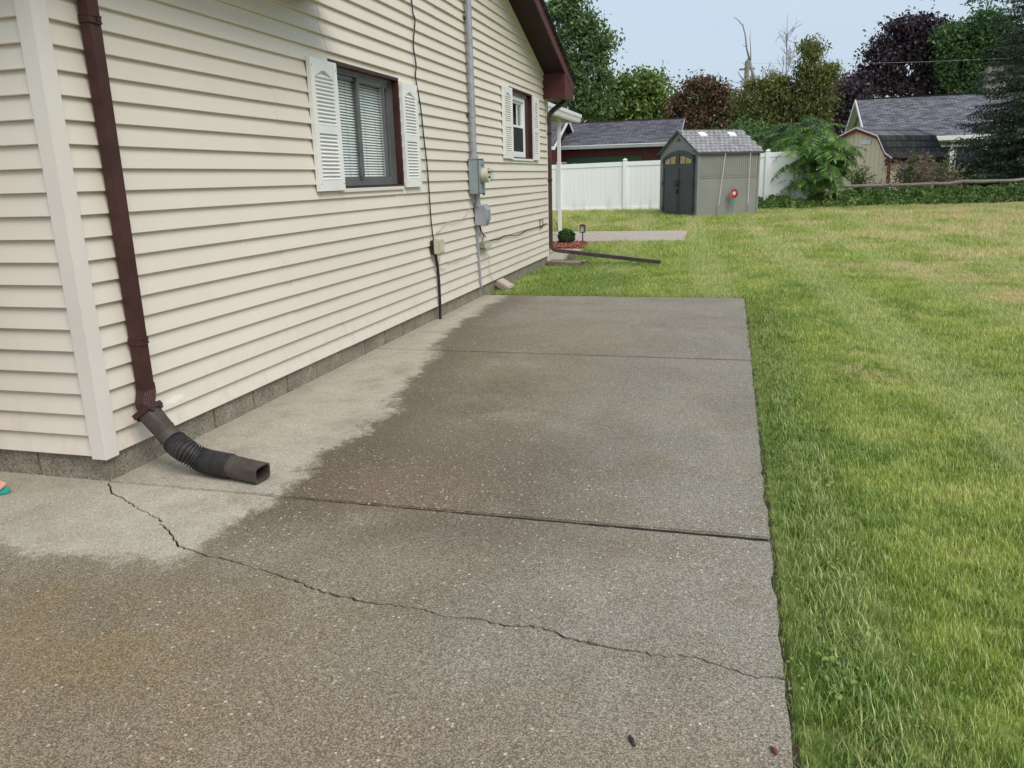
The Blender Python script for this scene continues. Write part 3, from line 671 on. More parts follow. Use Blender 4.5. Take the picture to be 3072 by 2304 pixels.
strap(ds, 2.075, 0.068, 0.050, 0.005, -0.012); strap(ds, 0.625, 0.068, 0.050, 0.005, -0.012)
# elbow: pleated rectangular bend
fr = []
el = catmull([D((0.048, 0.267, 0.42)), D((0.049, 0.267, 0.38)), D(atx(400+105/2.886, 1160+150/2.886, 0.070)), D(atx(400+140/2.886, 1160+205/2.886, 0.098))], 5)
for i, p in enumerate(el):
    t = (el[min(i+1, len(el)-1)]-el[max(i-1, 0)]).normalized(); u = Vector((0, 1, 0)); u = (u-t*u.dot(t)).normalized(); v = u.cross(t)*-1
    k_ = 1.0 + (0.035 if i % 2 else 0); fr.append((p, u, v if v.x > 0 else -v, k_, k_))
b = MB(); b.sweep(fr, ribprof(0.072, 0.054, 6, 0.003)); b.build('elbow', M_BROWN, ds)
def rr(w_, h, n=3, r=0.3):
    """superellipse loop"""
    out = []
    for i in range(24):
        a = 2*math.pi*i/24; c, s_ = math.cos(a), math.sin(a); e = 0.42
        out.append((w_/2*math.copysign(abs(c)**e, c), h/2*math.copysign(abs(s_)**e, s_)))
    return out
circ = [(math.cos(2*math.pi*i/24), math.sin(2*math.pi*i/24)) for i in range(24)]
cpx = [(118, 195, 0.10), (185, 280, 0.135), (275, 385, 0.175), (360, 480, 0.235), (450, 550, 0.31)]
ctr = [Vector(atx(400+a/2.886, 1160+c/2.886, X)) for a, c, X in cpx]
ctr += [Vector(atz(400+600/2.886, 1160+635/2.886, 0.072)), Vector(atz(400+720/2.886, 1160+665/2.886, 0.066)), Vector(atz(400+850/2.886, 1160+690/2.886, 0.062))]
pth = catmull([D(p) for p in ctr], 10)
NP = len(pth); 
def frames(pts, su, sv=None, lo=0, hi=None):
    out = []; hi = hi or len(pts); prev = None
    for i in range(lo, hi):
        t = (pts[min(i+1, len(pts)-1)]-pts[max(i-1, 0)]).normalized()
        u = Vector((-0.2, 1, 0)) if prev is None else prev; u = (u-t*u.dot(t)).normalized(); prev = u; v = t.cross(u)
        out.append((pts[i], u, v, su(i), (sv or su)(i)))
    return out
def between(a, b_): return [x for x in range(a, b_)]
# adapter body: rectangular top flowing to round, with raised bands
def morph(t): return [(a*(1-t)+c*t, b2*(1-t)+d*t) for (a, b2), (c, d) in zip(rr(2*0.052, 2*0.042), [(0.052*x, 0.052*y) for x, y in circ])]
bb = MB(); n0, n1 = 0, 31
fr = frames(pth, lambda i: 1.0)
loops = []
for i in range(n0, n1+1):
    t = min(1, max(0, (i-8)/11)); band = 1.05 if i in (19, 22, 25) else 1.0
    p, u, v, _, _ = fr[i]; loops.append([p+u*a*band+v*c*band for a, c in morph(t)])
o0 = 0
bb.v = [tuple(q) for l_ in loops for q in l_]; n = 24
bb.f = [(i*n+k, i*n+(k+1) % n, (i+1)*n+(k+1) % n, (i+1)*n+k) for i in range(len(loops)-1) for k in range(n)]
bb.build('adapter', M_HOSE, ds, smooth=False)
p, u, v, _, _ = fr[1]; t_ = u.cross(v)
bb = MB()
for s in (-1, 1):
    bb.obox(p+v*0.045*s, u*0.062, v*0.005, t_*0.014); bb.obox(p+u*0.057*s, u*0.005, v*0.043, t_*0.014)
    bb.obox(p+v*0.046*s+u*0.036+t_*0.016, u*0.014, v*0.004, t_*0.011); bb.obox(p+v*0.046*s-u*0.036+t_*0.016, u*0.014, v*0.004, t_*0.011)
bb.build('collar', M_BROWN, ds, bevel=0.002)
# corrugated hose
den = []
seg = pth[29:]
NS = 27
tot = [0]
for a, c in zip(seg[:-1], seg[1:]): tot.append(tot[-1]+(c-a).length)
def along(s):
    for i in range(len(seg)-1):
        if tot[i+1] >= s: q = (s-tot[i])/max(1e-9, tot[i+1]-tot[i]); return seg[i].lerp(seg[i+1], q)
    return seg[-1].copy()
rp = []; rad = []
for i in range(NS):
    for q, r_ in ((0.0, 0.050), (0.22, 0.060), (0.55, 0.061), (0.80, 0.050)):
        rp.append(along(tot[-1]*(i+q)/NS)); rad.append(r_)
bb = MB(); bb.tube(rp, rad, 24); bb.build('corrugated_hose', M_RIB, ds, smooth=False)
# rectangular spout at the end
e0 = Vector(ctr[-1]); e1 = Vector(atz(400+1120/2.886, 1160+742/2.886, 0.050)); dirv = (e1-e0).normalized(); up_ = Vector((0, 0, 1)); sd_ = dirv.cross(up_).normalized(); up_ = sd_.cross(dirv)
LN = (e1-e0).length
sp = []
for q in [0, .06, .1, .14, .18, .22, .26, .34, .62, 1.0]:
    t = min(1, max(0, (q-0.3)/0.3)); band = 1.035 if q in (.1, .18, .26) else 1.0
    w0, h0 = 0.110*(1-t*0.05), 0.112*(1-t)+0.082*t
    lp = [(a*(1-t)+c*t, b2*(1-t)+d*t) for (a, b2), (c, d) in zip([(0.054*x, 0.054*y) for x, y in circ], rr(0.112, 0.08))]
    c_ = e0+dirv*LN*q; c_.z = e0.z*(1-q)+0.046*q
    sp.append([D(c_+sd_*a*band+up_*c2*band) for a, c2 in lp])
inner = [[c_*0.86 + sum(l_, Vector())/len(l_)*0.14 for c_ in l_] for l_ in sp[::-1][:3]]
allr = sp+inner
bb = MB(); bb.v = [tuple(q) for l_ in allr for q in l_]
bb.f = [(i*24+k, i*24+(k+1) % 24, (i+1)*24+(k+1) % 24, (i+1)*24+k) for i in range(len(allr)-1) for k in range(24)] + [tuple((len(allr)-1)*24+k for k in range(24))]
bb.build('spout', M_HOSE, ds, recalc=False)
# ---- far downspout with long ground extension
ds2 = thing('downspout', 'dark brown downspout at the far corner with long pipe lying on the lawn', 'downspout', (0.06, 9.62, 0))
rect = [(-0.05, -0.036), (0.05, -0.036), (0.05, 0.036), (-0.05, 0.036)]
def sweep_pipe(pts, wy, wx, name, mat, par, org, ref=(0, 1, 0)):
    pts = [Vector(p)-Vector(org) for p in pts]; fr = []
    for i, p in enumerate(pts):
        t = (pts[min(i+1, len(pts)-1)]-pts[max(i-1, 0)]).normalized(); u = Vector(ref); u = (u-t*u.dot(t)).normalized(); v = t.cross(u); fr.append((p, u, v))
    b = MB(); b.sweep(fr, [(-wy/2, -wx/2), (wy/2, -wx/2), (wy/2, wx/2), (-wy/2, wx/2)]); return b.build(name, mat, par, bevel=0.004)
O2 = (0.06, 9.62, 0)
sweep_pipe(catmull([(0.22, 10.05, 2.60), (0.20, 10.03, 2.50), (0.09, 9.75, 2.36), (0.05, 9.665, 2.26), (0.048, 9.665, 2.15)], 6), 0.075, 0.06, 'offset_elbow', M_BROWN2, ds2, O2)
sweep_pipe([(0.048, 9.665, 2.16), (0.048, 9.665, 0.36)], 0.068, 0.052, 'pipe', M_BROWN2, ds2, O2)
sweep_pipe(catmull([(0.048, 9.665, 0.37), (0.050, 9.665, 0.30), (0.09, 9.668, 0.235), (0.17, 9.672, 0.21), (0.24, 9.675, 0.20)], 5), 0.072, 0.056, 'elbow', M_BROWN2, ds2, O2)
E2 = Vector(atz(1600+1690/4.424, 620+738/4.424, 0.03))
sweep_pipe([(0.22, 9.675, 0.203), (E2.x, E2.y, 0.032)], 0.085, 0.056, 'extension', M_BROWN2, ds2, O2)
strap(ds2, 1.3, 0.068, 0.052, 0.045, -0.012); strap(ds2, 2.0, 0.068, 0.052, 0.045, -0.012)

# ---- electric service: mast, meter socket with meter, disconnect box
em = thing('electric_meter', 'grey-green meter box with round glass meter on the siding', 'meter', (0.02, 5.70, 1.20))
b = MB(); b.box(0.0, 0.115, -0.075, 0.130, 0.0, 0.372); b.build('socket_box', M_METER, em, bevel=0.006)
b = MB(); b.box(0.116, 0.124, -0.082, 0.136, 0.006, 0.366); b.box(-0.002, 0.120, -0.084, 0.138, 0.368, 0.380); b.build('cover', M_METER, em, bevel=0.004)
b = MB(); b.tube([(0.122, 0.03, 0.20), (0.134, 0.03, 0.20)], 0.094, 28); b.build('ring', M_METER, em, smooth=False)
b = MB(); b.tube([(0.134, 0.03, 0.20), (0.20, 0.03, 0.20)], [0.078, 0.080], 28); b.build('meter_body', M_BEIGE, em, smooth=False)
b = MB(); b.tube([(0.2, 0.03, 0.20), (0.232, 0.03, 0.20), (0.238, 0.03, 0.2)], [0.079, 0.077, 0.068], 28); b.build('meter_glass', M_GLASS, em)
b = MB(); b.tube([(0.201, 0.03, 0.20), (0.206, 0.03, 0.20)], 0.070, 24); b.build('dial_face', simple('meter_face', (0.55, 0.52, 0.42), 0.5), em)
b = MB()
for dy, dz in ((-0.03, 0.03), (0.0, 0.034), (0.03, 0.03), (-0.018, -0.02), (0.02, -0.022)): b.tube([(0.207, 0.03+dy, 0.2+dz), (0.211, 0.03+dy, 0.2+dz)], 0.012, 10)
b.build('dial', M_BLACK, em)
b = MB(); b.tube([(0.124, 0.03, 0.31), (0.134, 0.03, 0.31)], 0.014, 10); b.box(0.10, 0.128, 0.10, 0.112, -0.018, 0.012); b.build('seal', M_SCREW, em)
mast = thing('service_conduit', 'grey service conduit rising up the gable above the meter', 'conduit', (0.06, 5.715, 1.57))
b = MB(); b.tube([(0, 0, 0.05), (0, 0, 2.70)], 0.036, 20); b.build('pipe', M_PIPE, mast, smooth=False)
MB().tube([(0, 0, 0.0), (0, 0, 0.05)], 0.046, 20).build('coupling', M_PIPE, mast); MB().tube([(0, 0, 0.44), (0, 0, 0.52)], 0.041, 20).build('coupling', M_PIPE, mast)
for zz in (0.47, 1.45): MB().box(-0.055, -0.03, -0.05, 0.05, zz-0.012, zz+0.012).build('clamp', M_SCREW, mast)
bx2 = thing('disconnect_box', 'grey plastic utility box with curved ribbed cover under the meter', 'utility box', (0.02, 5.83, 0.85))
b = MB(); b.box(0.0, 0.095, -0.04, 0.13, 0.0, 0.215); b.build('case', M_GREYP, bx2, bevel=0.005)
b = MB(); poly = []
for i in range(9):
    a = i/8; poly.append((0.085+0.052*math.sin(math.pi*(0.12+0.76*a)), 0, -0.012+0.245*a))
poly = [(0.085, 0, -0.012)] + poly + [(0.085, 0, 0.233)]
b.prism(poly, (0, -0.012, 0), (0, 0.16, 0)); b.build('cover', M_GREYP, bx2, bevel=0.004)
b = MB()
for i in range(8): b.box(0.128, 0.1405, 0.02+i*0.015, 0.026+i*0.015, 0.05, 0.17)
b.build('rib', M_GREYP, bx2)
b = MB(); b.tube([(0.035, -0.02, 0.205), (0.035, -0.02, 0.352)], 0.031, 16); b.tube([(0.035, -0.02, 0.205), (0.035, -0.02, 0.25)], 0.037, 16); b.build('nipple', M_PIPE, bx2)
gc = thing('ground_conduit', 'thin grey conduit from the utility box down to the slab', 'conduit', (0.03, 5.87, 0.0))
b = MB(); b.tube([(0, -0.035, 0.86), (0, -0.01, 0.66), (0, 0.01, 0.36), (0, 0.045, 0.13)], 0.012, 10); b.build('pipe', M_GREYP, gc)
b = MB(); b.tube([(-0.005, 0.045, 0.14), (-0.005, 0.05, -0.02)], 0.004, 8); b.tube([(0.004, -0.055, 0.86), (0.0, -0.04, 0.5), (0.0, 0.02, 0.14)], 0.004, 6); b.build('ground_wire', M_METER, gc)
pb = thing('telephone_box', 'beige telephone junction box at the end of the black cable', 'junction box', (0.02, 4.44, 0.66))
b = MB(); b.box(0, 0.03, -0.095, 0.09, 0.0, 0.135); b.build('back_plate', M_BLACK, pb, bevel=0.006)
b = MB(); b.box(0.028, 0.085, -0.08, 0.085, 0.002, 0.138); b.build('cover', M_BEIGE, pb, bevel=0.007)
b = MB(); b.box(0.085, 0.089, -0.06, 0.065, 0.02, 0.12); b.build('panel', M_BEIGE, pb, bevel=0.002)
sb = thing('splice_box', 'small weathered grey splice box low on the wall', 'junction box', (0.02, 6.05, 0.58))
b = MB(); b.box(0, 0.062, -0.12, 0.12, 0.0, 0.07); b.build('case', simple('weathered_box', (0.28, 0.27, 0.22), 0.6, var=0.3, scale=20), sb, bevel=0.006)
b = MB(); b.box(0.06, 0.078, -0.12, 0.13, -0.004, 0.05); b.box(0.0, 0.07, -0.06, 0.11, -0.012, -0.003); b.build('lid', M_BEIGE, sb, bevel=0.004)
def wire(name, label, pts, r, mat, cat='cable', n=6, sm=6):
    base = Vector(pts[0]); o = MB().tube([p-base for p in catmull(pts, sm)], r, n).build(name, mat, None, smooth=True); o.location = base; return tag(o, label, cat)
wire('black_cable', 'black cable hanging down the siding beside the wide window', [(0.03, 4.20, 3.9), (0.03, 4.187, 2.904), (0.028, 4.245, 2.754), (0.028, 4.175, 2.532), (0.028, 4.215, 2.373), (0.028, 4.186, 2.255), (0.03, 4.262, 2.029), (0.03, 4.311, 1.726), (0.03, 4.355, 1.495), (0.03, 4.373, 1.217), (0.03, 4.382, 1.004), (0.035, 4.405, 0.80), (0.04, 4.41, 0.78)], 0.0065, M_BLACK, n=8)
wire('black_riser_pipe', 'black pipe from the telephone box down into the slab', [(0.035, 4.435, 0.67), (0.04, 4.45, 0.58), (0.035, 4.495, 0.44), (0.035, 4.50, 0.20), (0.03, 4.498, -0.01)], 0.0145, M_BLACK, 'pipe', 10)
wire('grey_wire', 'thin loose wire between telephone box and meter box', [(0.025, 4.43, 0.80), (0.025, 4.50, 0.85), (0.026, 4.624, 0.874), (0.026, 4.848, 0.941), (0.026, 5.13, 0.928), (0.026, 5.374, 0.958), (0.026, 5.676, 1.081), (0.03, 5.70, 1.20)], 0.0035, M_WIRE)
wire('grey_wire', 'short curled wire end below the telephone box', [(0.03, 4.52, 0.665), (0.03, 4.58, 0.63), (0.026, 4.548, 0.54), (0.026, 4.60, 0.50), (0.03, 4.74, 0.48)], 0.0035, M_WIRE)
wire('grey_wire', 'loose wire stapled low between telephone box and conduit', [(0.026, 4.84, 0.50), (0.026, 4.88, 0.54), (0.026, 5.132, 0.513), (0.027, 5.20, 0.545), (0.027, 5.317, 0.535), (0.026, 5.64, 0.548)], 0.0035, M_WIRE)
wire('grey_wire', 'pale wire from the splice box down to the grey stone', [(0.03, 6.08, 0.57), (0.026, 6.22, 0.50), (0.026, 6.30, 0.40), (0.026, 6.30, 0.25), (0.03, 6.42, 0.13)], 0.0035, M_WIRE)
wire('black_wire', 'black wire from the utility box to the splice box', [(0.06, 5.86, 0.85), (0.05, 5.93, 0.78), (0.035, 6.05, 0.72), (0.03, 6.02, 0.65)], 0.005, M_BLACK)
wire('black_wire', 'black wire stub below the utility box', [(0.06, 5.83, 0.85), (0.05, 5.90, 0.79), (0.035, 6.02, 0.745), (0.03, 6.16, 0.69)], 0.007, M_BLACK)
wire('black_wire', 'black wire running low along the siding to the far corner', [(0.03, 6.15, 0.645), (0.026, 6.5, 0.63), (0.026, 6.762, 0.622), (0.027, 7.019, 0.645), (0.026, 7.66, 0.606), (0.026, 8.279, 0.638), (0.026, 8.904, 0.637), (0.027, 9.467, 0.657)], 0.006, M_BLACK)
coil = [(0.03, 9.10+0.10*math.cos(a), 0.675+0.075*math.sin(a)+0.012*math.sin(3*a)) for a in [i*0.5 for i in range(38)]]
wire('cable_coil', 'coiled dark cable hung near the far corner of the wall', coil, 0.006, M_BLACK, 'cable', 6, 3)
wire('dark_wire', 'thin dark wire looping past the far downspout to the ground', [(0.10, 9.70, 0.72), (0.13, 9.78, 0.60), (0.15, 9.80, 0.40), (0.10, 9.72, 0.22), (0.03, 9.66, 0.15)], 0.004, M_BLACK)
# bits at the foot of the wall
ln = thing('concrete_brick', 'grey broken concrete brick leaning against the foundation in the grass', 'brick', (0.11, 6.60, -0.02))
b = MB(); b.obox((0.0, 0.04, 0.075), (0.09, -0.02, -0.045), (0.02, 0.075, 0.01), (0.02, -0.006, 0.036)); b.build('block', M_CONC2, ln, bevel=0.012)
tag(ln, 'grey broken concrete brick leaning against the foundation in the grass', 'brick')
spl = thing('splash_block', 'low concrete splash slab under the long downspout pipe', 'splash block', (0.3, 9.6, -0.03))
b = MB(); b.prism([(-0.28, -0.12, 0), (0.34, -0.32, 0), (0.34, 0.08, 0), (-0.28, 0.22, 0)], (0, 0, 0), (0, 0, 0.085)); b.build('slab', M_BLOCK, spl, bevel=0.012)
b = MB(); b.prism([(0.30, -0.30, 0.086), (0.36, -0.33, 0.086), (0.36, 0.07, 0.086), (0.30, 0.09, 0.086)], (0, 0, 0), (0, 0, 0.02)); b.build('lip', M_BLOCK, spl, bevel=0.006)
o = MB().box(-0.07, 0.08, -0.08, 0.08, -0.0, 0.09).build('paver_stone', M_BLOCK, None, bevel=0.02); o.location = (0.26, 10.35, -0.0); tag(o, 'small dark paver stone on the walk behind the pipe', 'stone')
o = MB().tube([(0, 0, 0), (0.007, -0.013, 0.001), (0.015, -0.030, 0)], [0.004, 0.0065, 0.003], 8).build('dropping', M_BLACK, None, smooth=True); o.location = (*atz(1360*1.38879, 1595*1.38879, 0)[:2], 0.006); tag(o, 'small black dropping on the front slab', 'debris')
o = MB().tube([(0, 0, 0), (0.008, -0.01, 0.001), (0.012, -0.024, 0)], [0.003, 0.006, 0.002], 7).build('dead_leaf', simple('rust_leaf', (0.16, 0.03, 0.02), 0.7), None); o.location = (*atz(1665*1.38879, 1618*1.38879, 0)[:2], 0.006); tag(o, 'tiny rusty red leaf bit near the slab edge', 'debris')

# ---- shrub, path lamp and mulch
lamp = thing('path_lamp', 'small bronze solar path lamp standing in red mulch', 'lamp', (-0.118, 13.5, -0.03))
b = MB(); b.tube([(0, 0, 0), (0, 0, 0.265)], 0.013, 10); b.build('stake', M_BROWN2, lamp)
b = MB(); s_ = 0.045
for sx in (-1, 1):
    for sy in (-1, 1): b.box(sx*s_-0.006, sx*s_+0.006, sy*s_-0.006, sy*s_+0.006, 0.27, 0.40)
b.box(-0.052, 0.052, -0.052, 0.052, 0.258, 0.272); b.build('cage', M_BROWN2, lamp)
b = MB(); b.prism([(-0.062, -0.062, 0.40), (0.062, -0.062, 0.40), (0.062, 0.062, 0.40), (-0.062, 0.062, 0.40)], (0, 0, 0), (0, 0, 0.012)); b.box(-0.042, 0.042, -0.042, 0.042, 0.412, 0.426); b.build('cap', M_BROWN2, lamp, bevel=0.004)
b = MB(); b.box(-0.036, 0.036, -0.036, 0.036, 0.275, 0.395); b.build('lens', simple('frosted_lens', (0.55, 0.52, 0.55), 0.3), lamp)
b = MB(); rr_ = random.Random(11)
for i in range(1500):
    x, y = rr_.uniform(-0.85, 0.14), rr_.uniform(12.42, 13.85)
    if x > 0.10-0.12*(y-12.4): continue
    a = rr_.uniform(0, math.pi); l_ = rr_.uniform(0.015, 0.045); w_ = rr_.uniform(0.005, 0.012); tz = rr_.uniform(-0.4, 0.4)
    b.obox((x, y, rr_.uniform(-0.015, 0.03)), (l_*math.cos(a), l_*math.sin(a), l_*tz), (-w_*math.sin(a), w_*math.cos(a), 0), (0, 0, 0.004))
mt = NT('red_mulch'); mt.col(mt.ramp(mt.n('ShaderNodeNewGeometry').outputs['Random Per Island'], [(0, (0.17, 0.03, 0.02)), (0.6, (0.34, 0.085, 0.05)), (1, (0.45, 0.25, 0.16))])); mt.set(0.9)
mulch = stuff(b.build('mulch', mt.m, recalc=False)); mulch['label'] = 'red bark mulch bed round the little shrub'

# ================================================================== the yard
# ---- plastic garden shed
SW, SDp, SHE, SHP = 2.02, 2.06, 1.80, 2.395
shed = thing('garden_shed', 'grey plastic garden shed with dark arched double doors', 'shed', (1.908, 20.485, 0.135), -0.949)
M_SHW = simple('shed_wall_plastic', (0.235, 0.232, 0.205), 0.55, var=0.05, scale=2.5)
M_SHG = simple('shed_trim_plastic', (0.235, 0.235, 0.225), 0.55, var=0.05, scale=3)
M_SHD = simple('shed_door_plastic', (0.058, 0.058, 0.066), 0.5, var=0.10, scale=3)
M_SHR = simple('shed_roof_plastic', (0.275, 0.265, 0.275), 0.6, var=0.3, scale=6)
M_SKYL = simple('skylight_plastic', (0.80, 0.82, 0.78), 0.3, var=0.05)
M_BRASS = simple('amber_pane', (0.42, 0.31, 0.10), 0.25, var=0.35, scale=9)
b = MB(); b.box(-SW, -0.02, 0.05, SDp-0.02, 0.0, SHE-0.04); b.build('inner_wall', M_SHW, shed)
b = MB(); b.box(-0.02, 0.0, 0.0, SDp, 0.0, 1.08); b.build('lower_panel', M_SHW, shed)
b = MB(); b.box(-0.022, -0.006, 0.0, SDp, 1.16, SHE); b.build('upper_panel', M_SHW, shed)
b = MB(); b.box(-0.02, 0.012, 0.0, SDp, 1.08, 1.105); b.box(-0.02, 0.012, 0.0, SDp, 1.135, 1.16); b.box(-0.02, 0.003, 0.0, SDp, 1.105, 1.135); b.build('mid_band', M_SHW, shed)
pl = MB(); pl.box(-0.006, 0.003, 0.0, 0.058, 1.165, SHE-0.03); me = pl.mesh('plank', M_SHW)
n = 28
for i in range(n): link('plank', me, shed, (0, 0.06+i*(SDp-0.12)/n, 0))
b = MB(); b.box(-0.03, 0.016, -0.016, 0.05, 0, SHE); b.box(-0.03, 0.016, SDp-0.05, SDp+0.016, 0, SHE); b.build('corner_trim', M_SHG, shed, bevel=0.006)
# front gable wall
b = MB(); b.prism([(-SW, 0, 0), (-0.031, 0, 0), (-0.031, 0, SHE), (-SW/2, 0, SHP-0.02), (-SW, 0, SHE)], (0, 0.0, 0), (0, 0.04, 0)); b.build('front_wall', M_SHG, shed)
b = MB(); b.prism([(-SW+0.02, 0, SHE+0.02), (-0.03, 0, SHE+0.02), (-SW/2, 0, SHP-0.04), ], (0, -0.012, 0), (0, 0.011, 0)); b.build('gable_panel', M_SHG, shed)
b = MB()
for i in range(3): b.prism([(-SW/2-0.09+0.03*i, 0, 2.13+i*0.035), (-SW/2+0.09-0.03*i, 0, 2.13+i*0.035), (-SW/2+0.075-0.03*i, 0, 2.15+i*0.035), (-SW/2-0.075+0.03*i, 0, 2.15+i*0.035)], (0, -0.03, 0), (0, 0.017, 0))
b.build('vent', M_SHD, shed)
# doors with arched head
dx0, dx1 = -1.78, -0.15; dm = (dx0+dx1)/2
def arch(x): q = (x-dm)/((dx1-dx0)/2); return 1.70 + 0.17*(1-q*q)
for s in (0, 1):
    a, c = (dx0, dm-0.006) if s == 0 else (dm+0.006, dx1)
    n = 10; top = [(a+(c-a)*i/n, 0, arch(a+(c-a)*i/n)) for i in range(n, -1, -1)]
    b = MB(); b.prism([(a, 0, 0.02), (c, 0, 0.02)] + top, (0, -0.045, 0), (0, 0.044, 0)); door = b.build('door', M_SHD, shed)
    door['label'] = 'dark grey left shed door with two amber panes' if s == 0 else 'dark grey right shed door with two amber panes'
    b = MB()                                       # raised frame: stiles, rails, arched head band
    b.box(a, a+0.075, -0.060, -0.046, 0.02, arch(a)-0.002); b.box(c-0.075, c, -0.060, -0.046, 0.02, arch(c)-0.002)
    b.box(a+0.075, c-0.075, -0.060, -0.046, 0.02, 0.16); b.box(a+0.075, c-0.075, -0.060, -0.046, 1.38, 1.48)
    xs_ = [a+0.075+(c-a-0.15)*i/n for i in range(n+1)]
    b.prism([(x, 0, arch(x)-0.09) for x in xs_] + [(x, 0, arch(x)-0.002) for x in xs_[::-1]], (0, -0.060, 0), (0, 0.014, 0))
    b.build('frame', M_SHD, door, bevel=0.003)
    gx0, gx1 = a+0.13, c-0.13; gm = (gx0+gx1)/2
    for ga, gc in ((gx0, gm-0.025), (gm+0.025, gx1)):
        b = MB(); t2 = [(ga+(gc-ga)*i/4, 0, arch(ga+(gc-ga)*i/4)-0.15) for i in range(4, -1, -1)]
        b.prism([(ga, 0, 1.50), (gc, 0, 1.50)] + t2, (0, -0.052, 0), (0, 0.006, 0)); b.build('pane', M_BRASS, door)
    hx = a if s == 0 else c
    for hz in (0.22, 0.95, 1.58): MB().box(hx-0.02, hx+0.02, -0.07, -0.044, hz-0.06, hz+0.06).build('hinge', M_BLACK, door, bevel=0.004)
    hn = MB(); xh = dm + (-0.07 if s == 0 else 0.07)
    hn.tube(catmull([(xh, -0.06, 0.86), (xh-0.03*(1 if s == 0 else -1), -0.10, 0.90), (xh-0.035*(1 if s == 0 else -1), -0.11, 0.97), (xh, -0.06, 1.05)], 5), 0.013, 8)
    hn.build('handle', M_BLACK, door)
b = MB(); b.tube([(dm, -0.062, 0.95), (dm, -0.085, 0.95)], 0.055, 16); b.box(dm-0.05, dm+0.05, -0.09, -0.06, 0.72, 0.80); b.box(dm-0.025, dm+0.025, -0.1, -0.06, 0.66, 0.73); b.build('latch', M_BLACK, shed, bevel=0.004)
# door surround arch
xs_ = [dx0-0.04+(dx1-dx0+0.08)*i/16 for i in range(17)]
b = MB(); b.prism([(x, 0, arch(min(max(x, dx0), dx1))+0.005) for x in xs_] + [(x, 0, arch(min(max(x, dx0), dx1))+0.06) for x in xs_[::-1]], (0, -0.03, 0), (0, 0.029, 0)); b.build('door_arch', M_SHG, shed)
b = MB(); b.box(-SW-0.02, -0.0, -0.10, 0.02, -0.03, 0.018); b.build('threshold', M_SHD, shed)
# roof slopes with overlapping tile courses
sl = (SHP-SHE)/(SW/2); ovh = 0.07; ns = 8
for s in (1, -1):
    for r_ in range(ns):
        t0, t1 = r_/ns, (r_+1)/ns+0.02
        def rp_(t, lift): x = s*(1-t)*(SW/2+ovh); z = SHP - abs(x)*sl + lift; return x-SW/2, z
        for hlf in (0, 1):
            y0, y1 = (-ovh, SDp/2-0.006) if hlf == 0 else (SDp/2+0.006, SDp+ovh)
            (xa, za), (xb, zb_) = rp_(t0, 0.046), rp_(t1, 0.016); (xc, zc), (xd, zd) = rp_(t0+0.055, 0.0), rp_(t1+0.03, 0.0)
            b = MB(); b.add([(xa, y0, za), (xa, y1, za), (xb, y1, zb_), (xb, y0, zb_), (xc, y0, zc), (xc, y1, zc), (xd, y1, zd), (xd, y0, zd)], [(0, 1, 2, 3), (7, 6, 5, 4), (0, 4, 5, 1), (3, 2, 6, 7), (0, 3, 7, 4), (1, 5, 6, 2)])
            # little vertical tile notches
            nn = 7
            for q in range(nn):
                yq = y0+(y1-y0)*(q+(0.5 if r_ % 2 else 0.05))/nn; w_ = 0.05
                pa, pb_ = rp_(t0-0.003, 0.050), rp_(t0+0.10, 0.040)
                b.add([(pa[0], yq, pa[1]), (pa[0], yq+w_*2.6, pa[1]), (pb_[0], yq+w_*2.6, pb_[1]), (pb_[0], yq, pb_[1]), (pa[0], yq, pa[1]-0.03), (pa[0], yq+w_*2.6, pa[1]-0.03), (pb_[0], yq+w_*2.6, pb_[1]-0.03), (pb_[0], yq, pb_[1]-0.03)], [(0, 1, 2, 3), (0, 4, 5, 1), (3, 2, 6, 7), (0, 3, 7, 4), (1, 5, 6, 2), (7, 6, 5, 4)])
            b.build('roof_tile_course', M_SHR, shed)
    xe = s*(SW/2+ovh)-SW/2
    b = MB(); b.box(xe-0.012, xe+0.012, -ovh, SDp+ovh, SHE-ovh*sl-0.03, SHE-ovh*sl+0.026); b.build('eave_trim', M_SHD, shed)
    b = MB(); x0_, z0_ = rp_(0, 0.036); x1_, z1_ = rp_(1, 0.036)
    b.add([(x0_, -ovh-0.014, z0_-0.05), (x1_, -ovh-0.014, z1_-0.05), (x1_, -ovh-0.014, z1_), (x0_, -ovh-0.014, z0_), (x0_, -ovh-0.001, z0_-0.05), (x1_, -ovh-0.001, z1_-0.05), (x1_, -ovh-0.001, z1_), (x0_, -ovh-0.001, z0_)], [(0, 1, 2, 3), (7, 6, 5, 4), (0, 4, 5, 1), (3, 2, 6, 7), (0, 3, 7, 4), (1, 5, 6, 2)]); b.build('verge_trim', M_SHD, shed)
    if s == 1:
        for yc in (0.62, 1.62):
            (xa, za), (xb, zb_) = rp_(0.70, 0.075), rp_(0.84, 0.075)
            b = MB(); b.add([(xa, yc-0.12, za), (xa, yc+0.12, za), (xb, yc+0.12, zb_), (xb, yc-0.12, zb_), (xa, yc-0.12, za-0.04), (xa, yc+0.12, za-0.04), (xb, yc+0.12, zb_-0.04), (xb, yc-0.12, zb_-0.04)], [(0, 1, 2, 3), (0, 4, 5, 1), (3, 2, 6, 7), (0, 3, 7, 4), (1, 5, 6, 2), (7, 6, 5, 4)]); b.build('skylight', M_SKYL, shed)
b = MB(); b.box(-SW/2-0.05, -SW/2+0.05, -ovh, SDp+ovh, SHP+0.0, SHP+0.045); b.build('ridge_cap', M_SHR, shed, bevel=0.01)
SHM = Matrix.Translation((1.908, 20.485, 0.135)) @ Matrix.Rotation(-0.949, 4, 'Z')
